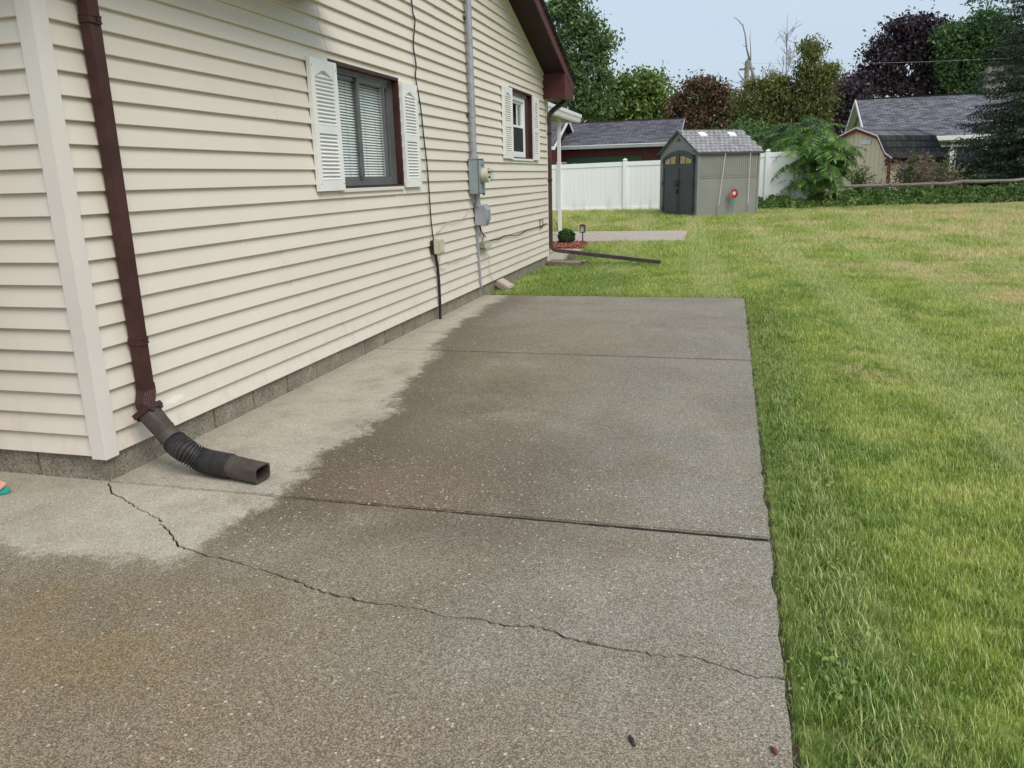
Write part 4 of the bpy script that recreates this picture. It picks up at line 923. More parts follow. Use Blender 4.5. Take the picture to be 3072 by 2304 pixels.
def strap_line(y0, y1, label):
    o = thing('tie_down_strap', label, 'strap', SHM @ Vector((0.06, y1, -0.02)), -0.949, 'tie-down straps over the shed')
    b = MB(); b.tube([(0.05, y0-y1, SHE-0.03), (0.0, (y0-y1)*0.2, 0.36)], 0.007, 6); b.build('strap', M_WHITEV, o)
    b = MB()
    for i in range(7): b.tube([(0.0+0.004*(i % 2), 0.012*math.cos(i), 0.36-i*0.045), (0.002, -0.008*math.cos(i), 0.325-i*0.045)], 0.011, 6)
    b.build('chain', M_PIPE, o); b = MB(); b.tube([(0, 0, 0.0), (0, 0, 0.06)], 0.02, 8); b.tube([(0, 0, 0.05), (0, 0, 0.07)], 0.035, 10); b.build('anchor', M_BLACK, o)
strap_line(0.82, 0.66, 'white tie-down strap on the shed side nearer its doors')
strap_line(1.66, 1.70, 'white tie-down strap on the shed side nearer its back corner')
pwh = thing('pinwheel_flower', 'red pinwheel garden flower with green leaves before the shed wall', 'ornament', SHM @ Vector((0.14, 1.12, -0.02)), -0.949)
M_RED = simple('red_plastic', (0.36, 0.015, 0.03), 0.35, var=0.2, scale=20); M_GRN = simple('green_plastic', (0.02, 0.22, 0.12), 0.35, var=0.2, scale=20)
b = MB(); b.tube([(0, 0, 0), (0, 0, 0.66)], 0.007, 6); b.build('stake', M_GRN, pwh)
pt = MB(); pt.add([(0.0, -0.010, 0.055), (0.006, -0.026, 0.11), (0.0, 0.0, 0.155), (-0.012, 0.022, 0.11), (0.004, 0.010, 0.055)], [(0, 1, 2, 3, 4)]); pt.add([(-0.003, -0.010, 0.055), (0.003, -0.026, 0.11), (-0.003, 0.0, 0.155), (-0.015, 0.022, 0.11), (0.001, 0.010, 0.055)], [(4, 3, 2, 1, 0)])
me = pt.mesh('petal', M_RED)
for i in range(14): link('petal', me, pwh, (0.03, 0, 0.66), (2*math.pi*i/14, 0, 0))
b = MB(); b.tube([(0.022, 0, 0.66), (0.036, 0, 0.66), (0.042, 0, 0.66)], [0.052, 0.05, 0.025], 16); b.build('hub', simple('pinwheel_hub', (0.62, 0.52, 0.50), 0.4), pwh)
for s in (-1, 1):
    b = MB(); P_ = [(0.0, 0, 0.40), (0.012, s*0.05, 0.395), (0.02, s*0.10, 0.44), (0.0, s*0.115, 0.50), (-0.01, s*0.06, 0.48)]
    b.prism(P_, (0, 0, -0.03), (0.006, 0, 0)); b.build('leaf', M_GRN, pwh)

# ---- white vinyl privacy fence
fence = thing('vinyl_fence', 'white vinyl privacy fence running behind the garden shed', 'fence', (0, 24.65, 0.15))
M_FEN = NT('white_fence_vinyl'); P_ = M_FEN.pos(); n1 = M_FEN.noise(M_FEN.map(P_, (9, 9, 0.6)), 1, 4); sz_ = M_FEN.n('ShaderNodeSeparateXYZ'); M_FEN.l(P_, sz_.inputs[0])
dirt = M_FEN.math('MULTIPLY', M_FEN.sm(sz_.outputs[2], 0.75, 0.15, 0.1, 1.0), M_FEN.sm(n1, 0.42, 0.75, 0, 0.75))
M_FEN.col(M_FEN.mix(dirt, (0.90, 0.90, 0.895), (0.50, 0.50, 0.40))); M_FEN.set(0.4); M_FEN = M_FEN.m
posts = [(-9.7, 0.0), (-7.4, 0), (-5.15, 0), (-2.925, 0), (-0.652, 0.03), (1.68, 0.05), (3.93, 0.17), (5.17, 0.20)]
po = MB(); po.box(-0.063, 0.063, -0.063, 0.063, -0.25, 1.67); po.prism([(-0.075, -0.075, 1.67), (0.075, -0.075, 1.67), (0.075, 0.075, 1.67), (-0.075, 0.075, 1.67)], (0, 0, 0), (0, 0, 0.022)); po.add([(-0.065, -0.065, 1.692), (0.065, -0.065, 1.692), (0.065, 0.065, 1.692), (-0.065, 0.065, 1.692), (0, 0, 1.73)], [(0, 1, 4), (1, 2, 4), (2, 3, 4), (3, 0, 4)])
pme = po.mesh('post', M_FEN); plk = MB(); plk.box(0.0012, 0.1488, -0.012, 0.012, 0.09, 1.50); plme = plk.mesh('plank', M_FEN)
for (xa, za), (xb, zb_) in zip(posts[:-1], posts[1:]):
    link('post', pme, fence, (xa, 0, za))
    b = MB(); b.add([(xa+.063, -.03, 1.48+za), (xb-.063, -.03, 1.48+zb_), (xb-.063, .03, 1.48+zb_), (xa+.063, .03, 1.48+za), (xa+.063, -.03, 1.62+za), (xb-.063, -.03, 1.62+zb_), (xb-.063, .03, 1.62+zb_), (xa+.063, .03, 1.62+za)], [(0, 3, 2, 1), (4, 5, 6, 7), (0, 1, 5, 4), (2, 3, 7, 6), (0, 4, 7, 3), (1, 2, 6, 5)]); b.build('top_rail', M_FEN, fence)
    b = MB(); b.add([(xa+.063, -.03, .0+za), (xb-.063, -.03, .0+zb_), (xb-.063, .03, .0+zb_), (xa+.063, .03, .0+za), (xa+.063, -.03, .13+za), (xb-.063, -.03, .13+zb_), (xb-.063, .03, .13+zb_), (xa+.063, .03, .13+za)], [(0, 3, 2, 1), (4, 5, 6, 7), (0, 1, 5, 4), (2, 3, 7, 6), (0, 4, 7, 3), (1, 2, 6, 5)]); b.build('bottom_rail', M_FEN, fence)
    np_ = int((xb-xa-0.126)/0.15); w_ = (xb-xa-0.126)/np_
    for i in range(np_): link('plank', plme, fence, (xa+.063+i*w_, 0.0015*(i % 2), za+(zb_-za)*i/np_)).scale = (w_/0.15, 1, 1)
link('post', pme, fence, (posts[-1][0], 0, posts[-1][1]))
pf = thing('picket_fence', 'white picket tops showing just above the right end of the privacy fence', 'fence', (3.9, 25.6, 0.2))
pk = MB(); pk.box(-0.05, 0.05, -0.01, 0.01, 0, 1.72)
pk.prism([(-0.05, 0, 1.72), (0.05, 0, 1.72), (0.036, 0, 1.76), (0, 0, 1.78), (-0.036, 0, 1.76)], (0, -0.01, 0), (0, 0.02, 0)); kme = pk.mesh('picket', M_FEN)
for i in range(11): link('picket', kme, pf, (i*0.155, 0, 0.0+0.012*i))
b = MB(); b.box(-0.1, 1.7, 0.011, 0.05, 0.4, 0.5); b.box(-0.1, 1.7, 0.011, 0.05, 1.3, 1.4); b.build('rail', M_FEN, pf)

# ---- split rail fence
srf = thing('split_rail_fence', 'weathered wooden split rail fence above the ivy bank', 'fence', (5.9, 26.6, 0.25))
A_ = aty(2470, 563, 26.6); B_ = aty(2795, 551, 27.2); C_ = aty(3090, 538, 28.0)
def LR(p): return Vector(p)-Vector((5.9, 26.6, 0.25))
for a, c in ((A_, B_), (B_, C_)):
    pts = [LR(a.lerp(c, i/6)) + Vector((0, rnd.gauss(0, .01), rnd.gauss(0, .012))) for i in range(7)]
    b = MB(); b.tube(pts, [0.055+rnd.uniform(-.008, .012) for _ in pts], 7); b.build('rail', M_RAIL, srf)
    pts = [p-Vector((0, 0, 0.36)) for p in pts]; b = MB(); b.tube(pts, 0.05, 7); b.build('rail', M_RAIL, srf)
for p in (A_, B_, C_):
    q = LR(p); b = MB(); b.box(q.x-0.06, q.x+0.06, q.y-0.06, q.y+0.06, -0.3, q.z+0.09); b.build('post', M_RAIL, srf, bevel=0.015)

# ---- cream gambrel barn shed
TH = 0.80
gs = thing('barn_shed', 'cream barn shed with red trim and black gambrel roof', 'shed', (7.583, 32.0, 0.25), -TH)
M_CRM = simple('cream_plywood', (0.84, 0.71, 0.52), 0.75, var=0.08, scale=3, stretch=(1, 1, .2)); M_REDT = simple('dark_red_paint', (0.175, 0.018, 0.016), 0.55, var=0.15)
M_BSH = mat_shingle('black_shingles', (0.050, 0.049, 0.052), 0.3, 0.14, 0.35); M_GSH = mat_shingle('grey_shingles', (0.16, 0.15, 0.16), 0.3, 0.14, 0.3)
hz = -0.25; pk_ = 2.91+hz; bz = 2.555+hz; fz = 1.72+hz; wz = 1.80+hz; hb, hw, hf, GL = 0.98, 1.42, 1.54, 3.3
def gz(u):
    u = abs(u)
    return pk_-(pk_-bz)*u/hb if u < hb else bz-(bz-wz)*(u-hb)/(hw-hb)
u = -hw
while u < hw-0.01:
    u2 = min(hw, u+0.205); b = MB(); brk = [q for q in (-hb, 0, hb) if u < q < u2]
    top = [(x, 0, gz(x)-0.03) for x in [u2-0.006]+brk[::-1]+[u+0.006]]
    b.prism([(u+0.006, 0, -0.1), (u2-0.006, 0, -0.1)] + top, (0, 0, 0), (0, 0.02, 0)); b.build('plank', M_CRM, gs); u = u2
b = MB(); b.box(-hw+0.01, hw-0.01, 0.021, GL, -0.1, wz); b.build('body', M_CRM, gs)
i = 0
while i*0.205 < GL: 
    b = MB(); b.box(hw-0.009, hw+0.006, i*0.205+0.03, min(GL, i*0.205+0.224), -0.1, wz-0.03); b.build('plank', M_CRM, gs); i += 1
prf = [(-hf, fz), (-hw*0.97, wz+0.1), (-hb, bz), (0, pk_), (hb, bz), (hw*0.97, wz+0.1), (hf+0.16, fz-0.02)]
for i, ((ua, za), (ub, zb_)) in enumerate(zip(prf[:-1], prf[1:])):
    b = MB(); b.add([(ua, -.15, za+.03), (ub, -.15, zb_+.03), (ub, GL+.15, zb_+.03), (ua, GL+.15, za+.03), (ua, -.15, za), (ub, -.15, zb_), (ub, GL+.15, zb_), (ua, GL+.15, za)], [(0, 1, 2, 3), (7, 6, 5, 4), (0, 4, 5, 1), (3, 2, 6, 7), (0, 3, 7, 4), (1, 5, 6, 2)])
    o = b.build('roof', M_GSH if i in (2, 3) else M_BSH, gs); uv_planar(o, (0, 1, 0), (0.5, 0, 0.86))
    b = MB(); b.add([(ua, -.16, za-.02), (ub, -.16, zb_-.02), (ub, -.16, zb_-.12), (ua, -.16, za-.12), (ua, -.13, za-.02), (ub, -.13, zb_-.02), (ub, -.13, zb_-.12), (ua, -.13, za-.12)], [(0, 1, 2, 3), (7, 6, 5, 4), (0, 4, 5, 1), (3, 2, 6, 7), (0, 3, 7, 4), (1, 5, 6, 2)]); b.build('verge_board', M_REDT, gs)
    b = MB(); b.add([(ua, -.17, za+.035), (ub, -.17, zb_+.035), (ub, -.17, zb_-.018), (ua, -.17, za-.018), (ua, -.151, za+.035), (ub, -.151, zb_+.035), (ub, -.151, zb_-.018), (ua, -.151, za-.018)], [(0, 1, 2, 3), (7, 6, 5, 4), (0, 4, 5, 1), (3, 2, 6, 7), (0, 3, 7, 4), (1, 5, 6, 2)]); b.build('drip_edge', M_WHITEV, gs)
for q_ in ((hw-0.04, hw+0.14, -0.1, 0.02, fz-0.28, fz-0.02), (hw+0.008, hw+0.05, 0.021, GL, fz-0.20, fz-0.02), (hw+0.008, hw+0.04, -0.02, 0.16, -0.1, fz-0.281)): MB().box(*q_).build('trim', M_REDT, gs)
wb = MB(); wb.box(-1.02, -0.42, -0.03, 0.0, 1.05, 1.85); wn = wb.build('window', M_BLACK, gs); b = MB(); 
for (x0_, x1_, z0_, z1_) in ((-0.98, -0.93, 1.09, 1.81), (-0.51, -0.46, 1.09, 1.81), (-0.93, -0.51, 1.09, 1.14), (-0.93, -0.51, 1.76, 1.81)): b.box(x0_, x1_, -0.05, -0.031, z0_, z1_)
b.build('frame', M_WHITEV, wn); b = MB(); b.box(-0.93, -0.51, -0.036, -0.032, 1.14, 1.76); b.build('pane', M_DGLASS, wn)
b = MB(); b.box(0.18, 0.62, -0.035, -0.001, 2.03, 2.17); b.build('vent', M_WHITEV, gs)

# ---- red house behind the fence on the left
M_REDW = simple('red_siding', (0.115, 0.022, 0.026), 0.6, var=0.12, scale=4); M_GRNP = simple('green_paint', (0.030, 0.085, 0.035), 0.55, var=0.15, scale=4)
M_RSH = mat_shingle('grey_roof_shingles', (0.105, 0.100, 0.118), 0.34, 0.15, 0.45)
rh = thing('red_house', 'red house with grey shingle roof behind the white fence', 'house', (0.0, 32.9, 0.3))
def roofplane(par, x0, x1, y0, z0, y1, z1, mat, name='roof', th=0.06, back=True):
    b = MB(); b.add([(x0, y0, z0), (x1, y0, z0), (x1, y1, z1), (x0, y1, z1), (x0, y0, z0-th), (x1, y0, z0-th), (x1, y1, z1-th), (x0, y1, z1-th)], [(0, 1, 2, 3), (7, 6, 5, 4), (0, 4, 5, 1), (3, 2, 6, 7), (0, 3, 7, 4), (1, 5, 6, 2)])
    o = b.build(name, mat, par); d = Vector((0, y1-y0, z1-z0)).normalized(); uv_planar(o, (1, 0, 0), d); return o
roofplane(rh, -8, 0.62, -0.4, 2.33, 3.1, 3.52, M_RSH); roofplane(rh, -8, 0.62, 3.1+3.5, 2.33, 3.105, 3.52, M_RSH)
b = MB(); b.box(-8, 0.64, 3.03, 3.17, 3.49, 3.55); b.build('ridge_cap', M_RSH, rh)
b = MB(); b.box(-4.6, 0.45, -0.52, -0.41, 2.20, 2.34); b.build('gutter', M_GREYP, rh, bevel=0.015)
b = MB(); b.box(-4.6, 0.45, -0.53, -0.50, 2.325, 2.36); b.build('gutter_lip', M_WHITEV, rh)
b = MB(); b.box(-8, 0.2, 0.02, 6, -0.3, 2.16); b.build('wall', M_REDW, rh)
for k in range(13):
    b = MB(); z0_ = -0.2+k*0.18; b.add([(-8, 0.0, z0_), (0.22, 0.0, z0_), (0.22, 0.02, z0_+0.178), (-8, 0.02, z0_+0.178), (-8, 0.03, z0_), (0.22, 0.03, z0_)], [(0, 1, 2, 3), (0, 4, 5, 1)]); b.build('siding_board', M_REDW, rh)
b = MB(); b.prism([(0.5, -0.35, 2.27), (0.5, 3.1, 3.45), (0.5, 6.6, 2.27)], (0, 0, 0), (0.02, 0, 0)); b.build('gable', M_REDW, rh)
b = MB(); b.add([(.62, -.4, 2.32), (.65, -.4, 2.32), (.65, 3.1, 3.51), (.62, 3.1, 3.51), (.62, -.4, 2.18), (.65, -.4, 2.18), (.65, 3.1, 3.37), (.62, 3.1, 3.37)], [(0, 1, 2, 3), (7, 6, 5, 4), (0, 4, 5, 1), (3, 2, 6, 7), (0, 3, 7, 4), (1, 5, 6, 2)]); b.build('verge_board', M_GREYP, rh)
b = MB(); b.box(0.02, 0.12, -0.5, -0.4, -0.3, 2.2); b.build('downspout', M_WHITEV, rh)
def rx(px): return aty(px, 470, 32.85).x
b = MB(); b.box(rx(1700), rx(1925), -0.05, -0.004, 1.62, 1.86); b.build('header', M_GRNP, rh)
x0_, x1_ = rx(1792), rx(1866)
b = MB(); b.box(x0_, rx(1925), -0.03, -0.004, -0.3, 1.62); gd = b.build('green_door', M_GRNP, rh)
for i in range(9):
    b = MB(); xa = rx(1870)+i*(rx(1924)-rx(1870))/9; b.box(xa+0.01, xa+(rx(1924)-rx(1870))/9-0.012, -0.06, -0.031, -0.3, 1.85); b.build('plank', M_GRNP, gd)
for i in range(6):
    b = MB(); xa = x0_+i*(x1_-x0_)/6; b.prism([(xa, 0, 1.35), (xa+0.05, 0, 1.35), (xa+0.38, 0, 1.86), (xa+0.33, 0, 1.86)], (0, -0.065, 0), (0, 0.03, 0)); b.build('batten', M_GRNP, gd)
b = MB(); b.box(rx(1684), rx(1727), -0.04, -0.004, 0.9, 1.70); w_ = b.build('window', M_WHITEV, rh); b = MB(); b.box(rx(1688), rx(1700), -0.05, -0.041, 0.95, 1.62); b.box(rx(1703), rx(1717), -0.05, -0.041, 0.95, 1.62); b.build('pane', M_DGLASS, w_)
# nearer wing with white verge
roofplane(rh, -14, -4.35, -2.4, 2.28, 0.7, 3.55, M_RSH); roofplane(rh, -14, -4.35, 3.8, 2.28, 0.705, 3.55, M_RSH)
b = MB(); b.box(-14, -4.6, -2.0, 3.5, -0.3, 2.25); b.build('wall', M_REDW, rh)
b = MB(); b.prism([(-4.6, -2.0, 2.25), (-4.6, 0.7, 3.4), (-4.6, 3.4, 2.25)], (0.01, 0, 0), (0.02, 0, 0)); b.build('gable', M_DARK, rh)
for s in (0, 1):
    ya, yb = (-2.42, 0.7) if s == 0 else (3.82, 0.7)
    b = MB(); b.add([(-4.35, ya, 2.29), (-4.32, ya, 2.29), (-4.32, yb, 3.57), (-4.35, yb, 3.57), (-4.35, ya, 2.15), (-4.32, ya, 2.15), (-4.32, yb, 3.43), (-4.35, yb, 3.43)], [(0, 1, 2, 3), (7, 6, 5, 4), (0, 4, 5, 1), (3, 2, 6, 7), (0, 3, 7, 4), (1, 5, 6, 2)]); b.build('verge_board', M_WHITEV, rh)
b = MB(); b.box(-14, -4.34, -2.52, -2.41, 2.16, 2.29); b.build('gutter', M_WHITEV, rh)

# ---- sage house on the right
nh = thing('sage_house', 'sage green house with broad grey shingle roof and white posts', 'house', (9.75, 42.7, 0.2))
M_SAGE = simple('sage_siding', (0.27, 0.285, 0.225), 0.6, var=0.06, scale=3)
M_NSH = mat_shingle('slate_grey_shingles', (0.135, 0.130, 0.150), 0.34, 0.15, 0.45)
roofplane(nh, -0.4, 18, -0.5, 2.62, 4.3, 4.90, M_NSH); roofplane(nh, -0.4, 18, 9.1, 2.62, 4.305, 4.90, M_NSH)
b = MB(); b.box(-0.42, 18, 4.22, 4.38, 4.87, 4.94); b.build('ridge_cap', M_BSH, nh)
for s in (0, 1):
    ya = -0.5 if s == 0 else 9.1
    b = MB(); b.add([(-.43, ya, 2.63), (-.39, ya, 2.63), (-.39, 4.3, 4.92), (-.43, 4.3, 4.92), (-.43, ya, 2.45), (-.39, ya, 2.45), (-.39, 4.3, 4.74), (-.43, 4.3, 4.74)], [(0, 1, 2, 3), (7, 6, 5, 4), (0, 4, 5, 1), (3, 2, 6, 7), (0, 3, 7, 4), (1, 5, 6, 2)]); b.build('verge_board', M_WHITEV, nh)
    b = MB(); b.add([(-.385, ya, 2.55), (0, ya, 2.55), (0, 4.3, 4.84), (-.385, 4.3, 4.84)], [(0, 1, 2, 3)]); b.build('soffit', M_SHUT, nh)
b = MB(); b.box(0.03, 18, 0.03, 8.6, -0.3, 2.6); b.build('wall', M_SAGE, nh)
for k in range(26):
    z0_ = 0.2+k*0.18; 
    def yl(z): return (0.0, 8.6) if z < 2.6 else (max(0.0, (z-2.6)/0.475), min(8.6, 8.6-(z-2.6)/0.475))
    a, c = yl(z0_+0.17); 
    if c-a < 0.1: break
    b = MB(); b.add([(-0.02, a, z0_), (-0.02, c, z0_), (0.0, c, z0_+0.178), (0.0, a, z0_+0.178), (0.02, a, z0_), (0.02, c, z0_)], [(0, 1, 2, 3), (0, 4, 5, 1)]); b.build('siding_board', M_SAGE, nh)
b = MB(); b.box(-0.03, -0.005, 4.1, 4.5, 3.0, 4.2); b.build('gable_vent', M_SHUT, nh)
b = MB(); b.box(-0.4, 18, -0.62, -0.51, 2.40, 2.63); b.build('gutter', M_SHUT, nh, bevel=0.02)
b = MB(); b.box(-0.4, 18, -0.50, 0.0, 2.36, 2.40); b.build('eave_soffit', M_SAGE, nh)
for pxx in (2737, 2854, 2960):
    xw = aty(pxx, 480, 42.4).x-9.75; b = MB(); b.box(xw-0.10, xw+0.10, -0.30, -0.08, -0.3, 2.36); b.build('porch_post', M_WHITEV, nh)
for pxa, pxb in ((2751, 2845), (2864, 2950), (2968, 3050)):
    xa, xb = aty(pxa, 480, 42.65).x-9.75, aty(pxb, 480, 42.65).x-9.75
    b = MB(); b.box(xa, xb, -0.02, 0.029, 0.2, 2.2); w_ = b.build('window', M_WHITEV, nh); b = MB(); b.box(xa+.06, xb-.06, -0.03, -0.021, 0.26, 2.1); b.build('pane', M_DGLASS, w_)
b = MB(); cx_ = aty(2985, 240, 47).x-9.75; b.box(cx_-0.45, cx_+0.45, 4.0, 4.7, 4.5, 6.2); b.build('chimney', M_BLOCK, nh)

# ---- utility pole and wire
up_ = thing('utility_pole', 'thin wooden utility pole among dead branches', 'utility pole', (*aty(2232, 400, 55)[:2], 0.2))
h_ = aty(2234, 184, 55).z-0.2
b = MB(); b.tube([(0, 0, -0.3), (0, 0, h_)], [0.21, 0.16], 10); b.build('pole', M_POLE, up_)
b = MB(); b.box(-0.5, 0.5, -0.06, 0.06, h_-0.55, h_-0.43); b.tube([(0.0, 0.0, h_), (0.0, 0.0, h_+0.15)], 0.05, 8); b.build('crossarm', M_POLE, up_)
a, c = Vector(aty(2232, 190, 55)), Vector(aty(3200, 166, 57))
wire('power_line', 'thin power line strung from the utility pole past the maples', [a, a.lerp(c, .25)-Vector((0, 0, .12)), a.lerp(c, .5)-Vector((0, 0, .18)), a.lerp(c, .75)-Vector((0, 0, .12)), c], 0.007, M_PIPE)

# ================================================================== trees and plants
def quads_obj(name, V, mat, parent=None, smooth=False, nv=4):
    """V: (N,nv,3) polygons with nv corners each"""
    V = np.asarray(V, np.float32); N = len(V); me = bpy.data.meshes.new(name)
    me.vertices.add(N*nv); me.vertices.foreach_set('co', V.reshape(-1))
    me.loops.add(N*nv); me.loops.foreach_set('vertex_index', np.arange(N*nv, dtype=np.int32))
    me.polygons.add(N); me.polygons.foreach_set('loop_start', np.arange(0, N*nv, nv, dtype=np.int32)); me.polygons.foreach_set('loop_total', np.full(N, nv, np.int32))
    me.materials.append(mat); me.update(calc_edges=True)
    return link(name, me, parent)
def leaves(rg, C, size, droop=0.3, aspect=0.55):
    """diamond leaves at centres C with random attitude"""
    N = len(C); d = rg.normal(size=(N, 3)); d[:, 2] -= droop; d /= np.linalg.norm(d, axis=1)[:, None]
    q = rg.normal(size=(N, 3)); q[:, 2] *= 0.6; s = np.cross(d, q); s /= np.linalg.norm(s, axis=1)[:, None]+1e-9
    L_ = (size*rg.uniform(0.45, 1.65, N))[:, None]
    return np.stack([C-d*L_*0.5, C+s*L_*aspect*0.5-d*L_*0.05, C+d*L_*0.5, C-s*L_*aspect*0.5-d*L_*0.05], 1)
def scale_at(px, py, Y): return px_of(aty(px, py, Y))[2]/FPX
def crown_points(rg, blobs, Y, n, cl, spread, depth=0.8, floor=0.5):
    """leaf centres gathered in clumps through ellipsoids given in photo pixels at distance Y"""
    kids = []
    for x_, y_, rx_, ry_ in blobs:
        kids.append((x_, y_, rx_*0.72, ry_*0.72))
        for i in range(6):
            a_ = i*1.047+rg.uniform(-.45, .45); q_ = rg.uniform(0.28, 0.5); kids.append((x_+math.cos(a_)*rx_*(1.02-q_*0.6), y_+math.sin(a_)*ry_*(1.02-q_*0.6), rx_*q_, ry_*q_))
    blobs = kids
    area = np.array([b_[2]*b_[3] for b_ in blobs], float); area /= area.sum(); out = []; cc = []
    for b_, a in zip(blobs, area):
        c = np.array(aty(b_[0], b_[1], Y)); s = scale_at(b_[0], b_[1], Y); k = max(3, int(n*a/cl))
        d = rg.normal(size=(k, 3)); d /= np.linalg.norm(d, axis=1)[:, None]; rr_ = rg.uniform(0.15, 1.0, k)**0.5
        P = c + d*rr_[:, None]*np.array([b_[2]*s, max(b_[2], b_[3])*s*depth, b_[3]*s]); cc.append(P)
        sp = spread*rg.uniform(0.6, 1.4, (k, 1, 1)); L_ = P[:, None, :] + rg.normal(size=(k, cl, 3))*sp*np.array([1, 1, 0.7]); out.append(L_.reshape(-1, 3))
    L_ = np.concatenate(out); return L_[L_[:, 2] > floor], np.concatenate(cc)
def tree(name, label, cat, Y, base_px, blobs, n, size, mat, bark=None, cl=26, spread=0.32, seed=1, tr=0.16, group=None, limbs=26, droop=0.3, aspect=0.55, top_px=None):
    rg = np.random.default_rng(seed); bx_ = aty(base_px, 520, Y); z0_ = ground_z(bx_.x, Y); root = thing(name, label, cat, (bx_.x, Y, z0_), 0, group); o_ = np.array([bx_.x, Y, z0_])
    Lf, cc = crown_points(rg, blobs, Y, n, cl, spread)
    quads_obj('crown', leaves(rg, Lf-o_, size, droop, aspect), mat, root)
    cc = cc-o_; top = cc[:, 2].max()*0.86; mid = cc.mean(0)
    tp = aty(*(top_px or (base_px, 0)), Y) if top_px else None
    tx = (tp.x-bx_.x) if tp else mid[0]*0.8
    b = MB(); pts = [Vector((tx*(i/7)**1.3 + rg.normal()*0.05*i*0.3, rg.normal()*0.04*i*0.3, top*i/7)) for i in range(8)]; pts[0].z = -0.2
    b.tube(pts, [tr*(1-0.85*i/7) for i in range(8)], 8)
    for c in cc[rg.choice(len(cc), min(limbs, len(cc)), replace=False)]:
        t = min(0.92, max(0.2, (c[2]-0.35*np.hypot(c[0], c[1]))/top)); f_ = t*7; i = min(6, int(f_)); p = pts[i].lerp(pts[i+1], f_-i)
        e = Vector(c); m_ = p.lerp(e, 0.5)+Vector((rg.normal()*.1, rg.normal()*.1, 0.12*(e-p).length)); b.tube(catmull([p, m_, e], 3), [max(0.012, tr*0.36*(1-t*0.6)*(1-0.13*q)) for q in range(7)], 5)
    b.build('trunk', bark or M_BARK, root, smooth=True, recalc=False)
    return root
LF_G1 = mat_leaf('leaf_birch_green', [(0.0, (0.044, 0.090, 0.028)), (0.45, (0.100, 0.170, 0.052)), (0.75, (0.190, 0.260, 0.090)), (1.0, (0.300, 0.320, 0.120))])
LF_G2 = mat_leaf('leaf_bright_green', [(0.0, (0.050, 0.099, 0.022)), (0.45, (0.122, 0.207, 0.040)), (0.75, (0.225, 0.306, 0.072)), (1.0, (0.342, 0.360, 0.126))])
LF_RB = mat_leaf('leaf_red_brown', [(0.0, (0.045, 0.054, 0.022)), (0.35, (0.126, 0.072, 0.040)), (0.6, (0.189, 0.094, 0.058)), (0.8, (0.135, 0.153, 0.050)), (1.0, (0.234, 0.135, 0.090))])
LF_OL = mat_leaf('leaf_olive', [(0.0, (0.046, 0.064, 0.014)), (0.45, (0.127, 0.144, 0.030)), (0.75, (0.229, 0.238, 0.062)), (1.0, (0.334, 0.317, 0.123))])
LF_SU = mat_leaf('leaf_sumac', [(0.0, (0.042, 0.119, 0.020)), (0.45, (0.104, 0.229, 0.035)), (0.75, (0.195, 0.341, 0.063)), (1.0, (0.307, 0.404, 0.098))])
LF_SD = mat_leaf('leaf_sumac_dark', [(0.0, (0.026, 0.071, 0.018)), (0.5, (0.071, 0.168, 0.039)), (1.0, (0.168, 0.292, 0.080))])
LF_PU = mat_leaf('leaf_purple', [(0.0, (0.017, 0.012, 0.017)), (0.5, (0.048, 0.031, 0.043)), (0.8, (0.088, 0.054, 0.068)), (1.0, (0.136, 0.085, 0.093))], 0.2)
LF_MG = mat_leaf('leaf_maple_green', [(0.0, (0.024, 0.058, 0.020)), (0.5, (0.065, 0.139, 0.037)), (0.8, (0.128, 0.212, 0.060)), (1.0, (0.204, 0.272, 0.085))])
LF_SP = mat_leaf('needle_blue_green', [(0.0, (0.030, 0.032, 0.018)), (0.35, (0.052, 0.066, 0.034)), (0.6, (0.066, 0.105, 0.062)), (0.85, (0.105, 0.170, 0.120)), (1.0, (0.190, 0.270, 0.215))], 0.12)
LF_BU = mat_leaf('leaf_boxwood', [(0.0, (0.017, 0.049, 0.011)), (0.5, (0.042, 0.112, 0.022)), (1.0, (0.091, 0.182, 0.042))], 0.2, nscale=8)
LF_IV = mat_leaf('leaf_groundcover', [(0.0, (0.037, 0.083, 0.018)), (0.45, (0.101, 0.193, 0.040)), (0.75, (0.212, 0.304, 0.064)), (1.0, (0.368, 0.405, 0.110))], 0.25, nscale=1.3)
LF_WE = mat_leaf('leaf_dry_weed', [(0.0, (0.120, 0.102, 0.054)), (0.5, (0.264, 0.216, 0.144)), (0.8, (0.360, 0.264, 0.204)), (1.0, (0.432, 0.372, 0.264))], 0.25)
LF_WG = mat_leaf('leaf_weed_green', [(0.0, (0.063, 0.105, 0.022)), (0.5, (0.147, 0.210, 0.049)), (1.0, (0.280, 0.322, 0.098))], 0.3)

tree('birch_tree', 'tall airy green birch rising above the roof edge', 'tree', 46, 1690, [(1655, 60, 50, 65), (1700, 8, 40, 50), (1752, 78, 42, 32), (1720, 140, 62, 62), (1796, 150, 38, 48), (1690, 240, 62, 66), (1772, 232, 52, 54), (1720, 325, 72, 55), (1780, 310, 50, 42), (1600, 150, 55, 110), (1622, 300, 55, 90), (1640, 390, 90, 30)], 22000, 0.19, LF_G1, M_DEAD, spread=0.34, cl=95, seed=2, tr=0.2, droop=0.8)
tree('green_tree', 'round yellowish green tree left of the reddish crab apple', 'tree', 50, 1900, [(1850, 300, 55, 45), (1915, 258, 52, 36), (1968, 282, 38, 50), (1880, 340, 78, 45), (1955, 352, 66, 42), (2005, 358, 32, 28), (1820, 370, 50, 40), (1930, 400, 100, 30)], 17000, 0.22, LF_G2, spread=0.36, cl=100, seed=3, tr=0.22, droop=0.5)
